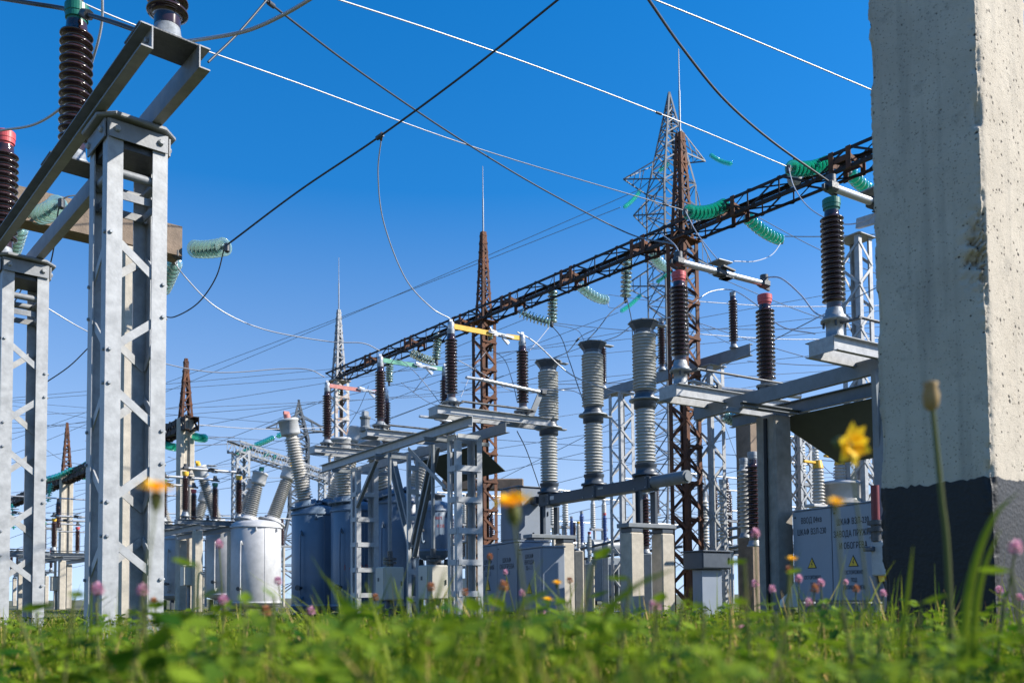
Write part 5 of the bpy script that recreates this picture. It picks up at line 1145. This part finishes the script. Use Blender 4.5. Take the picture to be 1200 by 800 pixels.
# ================================================================== meadow
env = lambda d: max(.05, .380 - .018 * d)
def ribbon_mesh(name, V, F, mt):
    me = bpy.data.meshes.new(name); V = V.reshape(-1, 3); n = len(F)
    me.vertices.add(len(V)); me.vertices.foreach_set("co", V.astype(np.float32).ravel())
    me.loops.add(n * 4); me.loops.foreach_set("vertex_index", F.astype(np.int32).ravel())
    me.polygons.add(n); me.polygons.foreach_set("loop_start", np.arange(0, n * 4, 4, dtype=np.int32)); me.polygons.foreach_set("loop_total", np.full(n, 4, dtype=np.int32))
    me.polygons.foreach_set("use_smooth", np.ones(n, dtype=bool)); me.update(calc_edges=True); me.validate(); me.materials.append(mt)
    o = bpy.data.objects.new(name, me); COL.objects.link(o); return o
def blades(n, dmin, dmax, power, hfun, wid, seg, seed, lean=.45, curl=.6):
    r = np.random.default_rng(seed); d = (dmin ** power + r.random(n) * (dmax ** power - dmin ** power)) ** (1 / power)
    x = (r.random(n) * 2 - 1) * (d * .66 + .15); y = d
    clump = .5 + .5 * np.sin(x * 3.1 + 1.3 * np.sin(y * 2.3)) * np.sin(y * 2.7 + 1.7 * np.sin(x * 1.9))
    h = hfun(d) * (.45 + .55 * r.random(n) ** .7) * (.72 + .34 * clump) * np.where((r.random(n) > .86) & (d > .95), 1.0 + .42 * r.random(n) ** 1.5, 1.0); w_ = wid * (.6 + .8 * r.random(n))
    a = r.random(n) * 2 * np.pi; ln = lean * r.random(n) ** 1.2 * h; cu = curl * r.random(n)
    t = np.linspace(0, 1, seg + 1)[None, :]
    hz = h[:, None] * (t - .25 * cu[:, None] * t ** 3); off = ln[:, None] * (t ** 1.8) * (1 + cu[:, None])
    cx = x[:, None] + np.cos(a)[:, None] * off; cy = y[:, None] + np.sin(a)[:, None] * off
    ww = w_[:, None] * np.clip(1.05 - t ** 2, .06, 1) * .5; tw = a + np.pi / 2 + (r.random(n) - .5) * 1.2
    V = np.empty((n, seg + 1, 2, 3)); sx_, sy_ = np.cos(tw)[:, None] * ww, np.sin(tw)[:, None] * ww
    V[:, :, 0, 0] = cx - sx_; V[:, :, 1, 0] = cx + sx_; V[:, :, 0, 1] = cy - sy_; V[:, :, 1, 1] = cy + sy_; V[:, :, :, 2] = hz[:, :, None]
    base = (np.arange(n) * (seg + 1) * 2)[:, None] + (np.arange(seg) * 2)[None, :]
    return V, np.stack([base, base + 1, base + 3, base + 2], -1).reshape(-1, 4)
E = np.vectorize(env)
V, F = blades(70000, .5, 6.5, 1.25, E, .0078, 5, 3)
V3, F3 = blades(9000, .55, 1.9, 1.2, E, .0085, 6, 44, .6, .8)
tag(ribbon_mesh('near_grass', V3, F3, M['grass']), 'broad green grass blades close in front of the camera', 'grass', None, 'stuff')
V4, F4 = blades(3200, .85, 3.2, 1.2, lambda d: E(d) * 1.2, .0075, 6, 45, .5, .7)
tag(ribbon_mesh('tall_grass', V4, F4, M['grass']), 'taller ragged green grass blades sticking out of the meadow', 'grass', None, 'stuff')
V2, F2 = blades(900, 1.15, 5, 1.3, lambda d: E(d) * 1.18, .0026, 5, 33, .25, .2)
tag(ribbon_mesh('dry_grass', V2, F2, M['dry']), 'thin orange-brown dry stalks standing in the meadow', 'dry grass', None, 'stuff')
tag(ribbon_mesh('grass', V, F, M['grass']), 'green meadow grass with mixed dry blades in front', 'grass', None, 'stuff')
V, F = blades(52000, 6.0, 34, 1.5, E, .013, 3, 4)
tag(ribbon_mesh('yard_grass', V, F, M['grass']), 'shorter green grass around the feet of the equipment', 'grass', None, 'stuff')
def leaflets(n, dmin, dmax, power, seed, size):
    r = np.random.default_rng(seed); d = (dmin ** power + r.random(n) * (dmax ** power - dmin ** power)) ** (1 / power)
    x = (r.random(n) * 2 - 1) * (d * .66 + .1); clump = .5 + .5 * np.sin(x * 5 + 2 * np.sin(d * 3)) * np.sin(d * 4 + x)
    z = E(d) * (.45 + .58 * r.random(n) ** .8) * (.82 + .22 * clump)
    c = np.stack([x, d, z], -1); s = size * (.6 + .8 * r.random(n)); rot = r.random(n) * 6.283; tilt = (r.random((n, 2)) - .5) * 1.1
    # leaflet outline: 2 quads (folded along the rib): base, left, tip, right
    shp = [(0.03, 0, 0), (.45, .34, .07), (.95, .22, .02), (1.0, 0, -.06), (.95, -.22, .02), (.45, -.34, .07), (.5, 0, -.02)]
    qs = np.array([[0, 6, 1, 1], [6, 3, 2, 1], [0, 5, 6, 6], [6, 5, 4, 3]])
    qs = np.array([[0, 6, 2, 1], [6, 3, 2, 2], [0, 5, 4, 6], [6, 4, 3, 3]])
    Vs = []; 
    P = np.array(shp)
    for k in range(3):
        an = rot + k * 2.094; ca, sa = np.cos(an)[:, None], np.sin(an)[:, None]
        px_ = (P[None, :, 0] * ca - P[None, :, 1] * sa) * s[:, None]; py_ = (P[None, :, 0] * sa + P[None, :, 1] * ca) * s[:, None]; pz_ = P[None, :, 2] * s[:, None] + px_ * tilt[:, :1] + py_ * tilt[:, 1:]
        Vs.append(np.stack([c[:, None, 0] + px_, c[:, None, 1] + py_, c[:, None, 2] + pz_], -1))
    return np.stack(Vs, 1)     # n,3,7,3
def leaf_obj(n, dmin, dmax, power, seed, size, name, label):
    V = leaflets(n, dmin, dmax, power, seed, size); m = n * 3; V = V.reshape(m * 7, 3)
    tri = [(0, 6, 1), (1, 6, 2), (2, 6, 3), (0, 5, 6), (5, 4, 6), (4, 3, 6)]
    me = bpy.data.meshes.new(name); base = (np.arange(m) * 7)[:, None, None] + np.array(tri)[None]
    F = base.reshape(-1, 3); k = len(F)
    me.vertices.add(len(V)); me.vertices.foreach_set("co", V.astype(np.float32).ravel()); me.loops.add(k * 3); me.loops.foreach_set("vertex_index", F.astype(np.int32).ravel())
    me.polygons.add(k); me.polygons.foreach_set("loop_start", np.arange(0, k * 3, 3, dtype=np.int32)); me.polygons.foreach_set("loop_total", np.full(k, 3, dtype=np.int32)); me.update(calc_edges=True); me.validate(); me.materials.append(M['clover'])
    o = bpy.data.objects.new(name, me); COL.objects.link(o); tag(o, label, 'leaves', None, 'stuff'); return o
leaf_obj(5200, .6, 6, 1.3, 8, .016, 'clover_leaves', 'low clover leaves growing among the meadow grass')
leaf_obj(2000, .55, 1.7, 1.2, 18, .019, 'broad_clover_leaves', 'larger clover leaves close in front of the camera')

# ------------------------------------------------------------------ flowers: every head is a thing
def stem_pts(top, bend, rn):
    b = Vector((top.x + rn.uniform(-.05, .05), top.y + rn.uniform(-.02, .05), 0)); m_ = b.lerp(top, .55) + Vector((bend, 0, 0)); return smooth([b, m_, top], 8)
def petal_ball(r, n, rn, el=1.15, lw=.22):
    mb = MB()
    for i in range(n):
        z = 1 - 1.75 * (i + .5) / n; ph = i * 2.39996; s = math.sqrt(max(0, 1 - z * z)); d = Vector((s * math.cos(ph), s * math.sin(ph), z)); tip = Vector((d.x * r, d.y * r, d.z * r * el)) * rn.uniform(.85, 1.12); u = d.orthogonal().normalized().lerp(Vector((0, 0, 1)), .2)
        v = d.cross(Vector((0, 0, 1)) if abs(d.z) < .9 else Vector((1, 0, 0))).normalized() * r * lw
        a = tip * .35; m_ = tip * .75 + Vector((0, 0, r * .10))
        mb.add([a, m_ + v, tip + Vector((0, 0, r * .06)), m_ - v], [(0, 1, 2, 3)])
    return mb
def leafs(t, pts, rn, n=3, s=.02):
    for k in range(n):
        p = pts[int(len(pts) * (.35 + .5 * k / n))]; mb = MB(); a0 = rn.random() * 6.28
        for q in range(3):
            a = a0 + q * 2.1; d = Vector((math.cos(a), math.sin(a), .25)); v = Vector((-math.sin(a), math.cos(a), .1)) * s * .38; c = p + Vector((math.cos(a0 + 1), math.sin(a0 + 1), .2)) * s * 1.1 - t.location
            mb.add([c, c + d * s * .55 + v, c + d * s * 1.1, c + d * s * .55 - v], [(0, 1, 2), (0, 2, 3)])
        obj('leaf', mb, M['clover'], t)
def clover(px, py, wpx, lb, col='pink', d=None):
    d = d or min(2.4, max(.75, 1040 * .023 / wpx)); top = PD(px, py, d); rn = random.Random(px * 7 + py); r = wpx / 1040 * d / 2 * .88
    pts = stem_pts(top, rn.uniform(-.02, .02), rn); t = thing('clover_flower', lb, 'flower', (pts[0].x, pts[0].y, 0), 0, 'clover flowers in the meadow'); o = t.location
    obj('stem', MB().tube([p - o for p in pts], .0013, 6), M['stem'], t)
    h = obj('bloom', petal_ball(r, 70, rn), M[col], t, top - o); h.rotation_euler = (rn.uniform(-.3, .3), rn.uniform(-.3, .3), 0)
    leafs(t, pts, rn)
cl = [(115, 691, 20, 'pink clover head before the shaded leg of the tall lattice support'), (167, 692, 19, 'pink clover head before the lit right leg of the tall lattice support'), (257, 638, 13, 'high pink clover head before the sandy post left of the white tank'), (262, 704, 17, 'pale pink clover head at the foot of the small disconnector'), (326, 681, 13, 'pink clover head before the right edge of the white tank'),
      (365, 716, 13, 'small pink clover head before the leftmost blue tank'), (395, 738, 12, 'low pink clover head below the blue tanks'), (612, 695, 11, 'purple-pink clover head before the taller grey cabinet'), (636, 716, 10, 'pink clover head at the foot of the single-door cabinet'), (625, 727, 10, 'faint pink clover head low before the single-door cabinet'), (768, 710, 18, 'pink clover head before the right concrete post of the breaker'),
      (885, 625, 15, 'high pink clover head before the near concrete post'), (885, 684, 12, 'pink clover head at the foot of the near concrete post'), (905, 690, 12, 'pink clover head just left of the two-door cabinet'), (936, 678, 12, 'pink clover head before the left edge of the two-door cabinet'), (962, 683, 12, 'pink clover head before the lettered left cabinet door'), (948, 706, 13, 'bright pink clover head low before the cabinet door'), (991, 682, 9, 'pale clover head before the right cabinet door'),
      (1035, 695, 11, 'pink clover head before the black foot of the pillar'), (1171, 691, 11, 'pink clover head before the lit side of the pillar'), (1190, 642, 22, 'large blurred pink clover head at the right border'), (868, 736, 13, 'pale clover head low in the grass left of the pillar'), (592, 670, 8, 'small pale clover head by the cabinet edge'), (1195, 700, 12, 'pink clover head low at the right border')]
for c_ in cl: clover(*c_)
fd_ = [(312, 716, 16, 'orange-brown faded clover head before the white tank'), (180, 706, 15, 'faded brown clover head beside the lit lattice leg'), (505, 688, 14, 'faded clover head below the cream drive cabinets'), (545, 694, 12, 'faded clover head before the white ladder column'), (590, 687, 16, 'tall faded brown clover head before the taller grey cabinet'), (574, 652, 10, 'small orange faded head before the grey cabinet edge'), (440, 700, 11, 'faded head before the grey ladder column'), (668, 680, 10, 'brown faded head before the breaker post'), (1003, 690, 12, 'faded brown head before the right cabinet door'), (955, 690, 14, 'brown and pink faded head before the lettered door'), (925, 668, 13, 'faded brown head left of the two-door cabinet')]
for c_ in fd_: clover(*c_, col='fade')
def daisy(px, py, wpx, lb, tilt, d, n=11, yaw=0.0):
    top = PD(px, py, d); rn = random.Random(px); r = wpx / 1040 * d / 2 * 1.2; pts = stem_pts(top, rn.uniform(-.03, .03), rn)
    t = thing('yellow_flower', lb, 'flower', (pts[0].x, pts[0].y, 0), 0, 'yellow flowers in the meadow'); o = t.location
    obj('stem', MB().tube([p - o for p in pts], .0010, 6), M['stem'], t); mb = MB()
    for ly in range(2):
        for k in range(n):
            a = 6.283 * (k + .5 * ly) / n + rn.uniform(-.1, .1); e = .25 + .5 * ly + rn.uniform(-.15, .15); dd = Vector((math.cos(a) * math.cos(e), math.sin(a) * math.cos(e), math.sin(e))); v = Vector((-math.sin(a), math.cos(a), 0)) * r * (.21 if n > 8 else .3); L_ = r * (1 - .25 * ly)
            mb.add([dd * L_ * .1, dd * L_ * .55 + v, dd * L_ - Vector((0, 0, r * .05)), dd * L_ * .55 - v], [(0, 1, 2, 3)])
    h = obj('petals', mb, M['petal'], t, top - o); h.rotation_euler = (tilt, rn.uniform(-.2, .2), yaw)
    c = obj('calyx', MB().lathe([(.0015, -r * .9), (r * .25, -r * .6), (r * .3, -r * .1), (r * .1, .0)], 10), M['stem'], t, top - o); c.rotation_euler = h.rotation_euler
daisy(600, 592, 50, 'blurred orange-yellow flower before the grey breaker cabinet', R(20), .70, 14)
daisy(183, 575, 46, 'blurred orange-yellow flower before the lit leg of the tall lattice support', R(10), .62, 14)
daisy(996, 520, 50, 'yellow flower with spread petals bending over before the olive canopy', R(105), .85, 6, R(30))
daisy(979, 589, 22, 'blurred yellow flower before the top of the two-door cabinet', R(20), .72, 12)
daisy(642, 703, 14, 'small yellow flower before the lit side of the single-door cabinet', R(5), 1.6, 14)
daisy(653, 683, 12, 'dull yellow flower before the concrete post right of the cabinets', R(15), 1.5, 14)
daisy(386, 752, 15, 'yellow flower low in the grass below the leftmost blue tank', R(0), .9, 14)
daisy(928, 655, 13, 'ochre yellow head before the near concrete post', R(20), 1.2, 14)
# tall dry bud
top = PD(1091, 468, .95); t = thing('dry_bud_stalk', 'tall dry bud stalk before the big concrete pillar', 'flower', (PD(1112, 700, .95).x, .95, 0)); pts = smooth([t.location.copy(), PD(1112, 690, .95), PD(1103, 580, .95), PD(1094, 490, .95), top], 10)
obj('stem', MB().tube([p - t.location for p in pts], .0028, 8, lambda s: 1.35 - .6 * s), M['stem'], t)
obj('bud_head', MB().lathe([(.003, -.012), (.0075, -.008), (.009, .004), (.0065, .014), (.0085, .018), (.003, .02)], 10), M['bud'], t, top - t.location)
# broad blades arching before the pillar and other tall single plants
def tall_blade(lb, pts, wid):
    c = smooth([PD(*p) for p in pts], 12); o = Vector((c[0].x, c[0].y, c[0].z)); mb = MB(); n = len(c); vs = []; wid *= .7
    for i, p in enumerate(c):
        d = (c[min(i + 1, n - 1)] - c[max(i - 1, 0)]).normalized(); s = d.cross(Vector((0.25, 1, .1))).normalized() * wid * max(.05, 1 - (i / (n - 1)) ** 2.5) / 2; fold = Vector((0, wid * .18, 0))
        vs += [p - s - o, p + fold - o, p + s - o]
    mb.add(vs, [(3 * i + k, 3 * i + k + 1, 3 * i + k + 4, 3 * i + k + 3) for i in range(n - 1) for k in range(2)], True)
    tag(obj('tall_grass_blade', mb, M['grass'], None, o), lb, 'grass blade', 'tall single grass blades')
for lb, pts, wd in (('broad grass blade arching up to the right before the black pillar foot', [(1125, 900, .8), (1130, 740, .8), (1143, 660, .8), (1165, 605, .8), (1195, 575, .8)], .012), ('second broad grass blade arching before the black pillar foot', [(1140, 900, .85), (1142, 740, .85), (1152, 670, .85), (1172, 620, .85)], .011),
                    ('slim grass blade standing before the left part of the black pillar foot', [(1055, 900, .9), (1058, 740, .9), (1064, 690, .9), (1070, 640, .9)], .008), ('grass blade before the leftmost blue tank', [(430, 900, .9), (420, 760, .9), (400, 700, .9), (372, 668, .9)], .01),
                    ('grass blade leaning before the cream drive cabinets', [(480, 900, .8), (492, 760, .8), (512, 700, .8), (524, 660, .8)], .009), ('grass blade leaning left before the cream drive cabinets', [(470, 900, .9), (476, 770, .9), (470, 710, .9), (455, 672, .9)], .008), ('wide blurred grass blade before the breaker concrete posts', [(690, 900, .75), (705, 740, .75), (740, 690, .75), (800, 662, .75)], .011),
                    ('wide blurred grass blade before the white tank', [(385, 900, .7), (378, 790, .7), (392, 740, .7), (440, 700, .7)], .02)):
    tall_blade(lb, pts, wd)
# leafy weeds rising over the grass
def weed(lb, px, py, d, n, s):
    top = PD(px, py, d); rn = random.Random(px + 3); pts = stem_pts(top, rn.uniform(-.03, .03), rn); t = thing('leafy_weed', lb, 'plant', (pts[0].x, pts[0].y, 0), 0, 'leafy weeds in the meadow'); o = t.location
    obj('stem', MB().tube([p - o for p in pts], .0016, 6), M['stem'], t)
    for k in range(n):
        p = pts[int((len(pts) - 1) * (.45 + .55 * k / max(1, n - 1)))] - o; a = rn.random() * 6.28; d_ = Vector((math.cos(a), math.sin(a) * .7, rn.uniform(-.1, .5))).normalized(); v = d_.cross(Vector((0, .4, 1))).normalized() * s * rn.uniform(.28, .42); L_ = s * rn.uniform(.8, 1.5)
        obj('leaf', MB().add([p, p + d_ * L_ * .35 + v, p + d_ * L_ * .75 + v * .7, p + d_ * L_, p + d_ * L_ * .75 - v * .7, p + d_ * L_ * .35 - v, p + d_ * L_ * .5 + Vector((0, 0, -.1 * s))], [(0, 6, 1), (1, 6, 2), (2, 6, 3), (3, 6, 4), (4, 6, 5), (5, 6, 0)]), M['clover'], t)
for a in (('leafy weed rising before the sandy post left of the white tank', 232, 660, .8, 7, .03), ('leafy weed before the right edge of the white tank', 322, 700, .85, 6, .026), ('leafy weed before the right lattice leg', 170, 712, .9, 7, .028), ('leafy weed before the breaker concrete posts', 697, 655, 1.1, 6, .028), ('leafy weed before the near concrete post', 872, 660, .95, 7, .026),
          ('leafy weed left of the two-door cabinet', 925, 672, 1.0, 5, .022), ('leafy weed before the right concrete post of the breaker', 738, 678, 1.0, 6, .024), ('leafy weed before the pillar foot', 1080, 705, .9, 7, .026), ('leafy weed at the right border', 1185, 668, .8, 5, .03), ('leafy weed at the left border', 20, 715, .9, 8, .03), ('leafy weed low before the grey cabinets', 665, 705, 1.2, 6, .022), ('leafy weed before the rusty column foot', 800, 705, 1.1, 6, .022), ('leafy weed before the cabinet doors', 985, 712, .9, 6, .024), ('leafy weed near the white ladder column', 560, 718, .9, 7, .024)):
    weed(*a)

rp_ = random.Random(21)
where = ['before the left lattice supports', 'before the white tanks', 'before the blue tanks', 'before the white ladder column', 'before the grey cabinets', 'before the breaker posts', 'before the rusty column', 'before the two-door cabinet', 'before the pillar', 'before the pillar']
for i in range(34):
    px_ = 15 + i * 35.5 + rp_.uniform(-12, 12)
    weed('small leafy meadow weed ' + where[min(9, int(px_ / 120))], int(px_), rp_.choice((700, 706, 712, 718, 724, 732)), rp_.uniform(.8, 1.7), rp_.randint(5, 9), rp_.uniform(.016, .026))
bake_lettering()
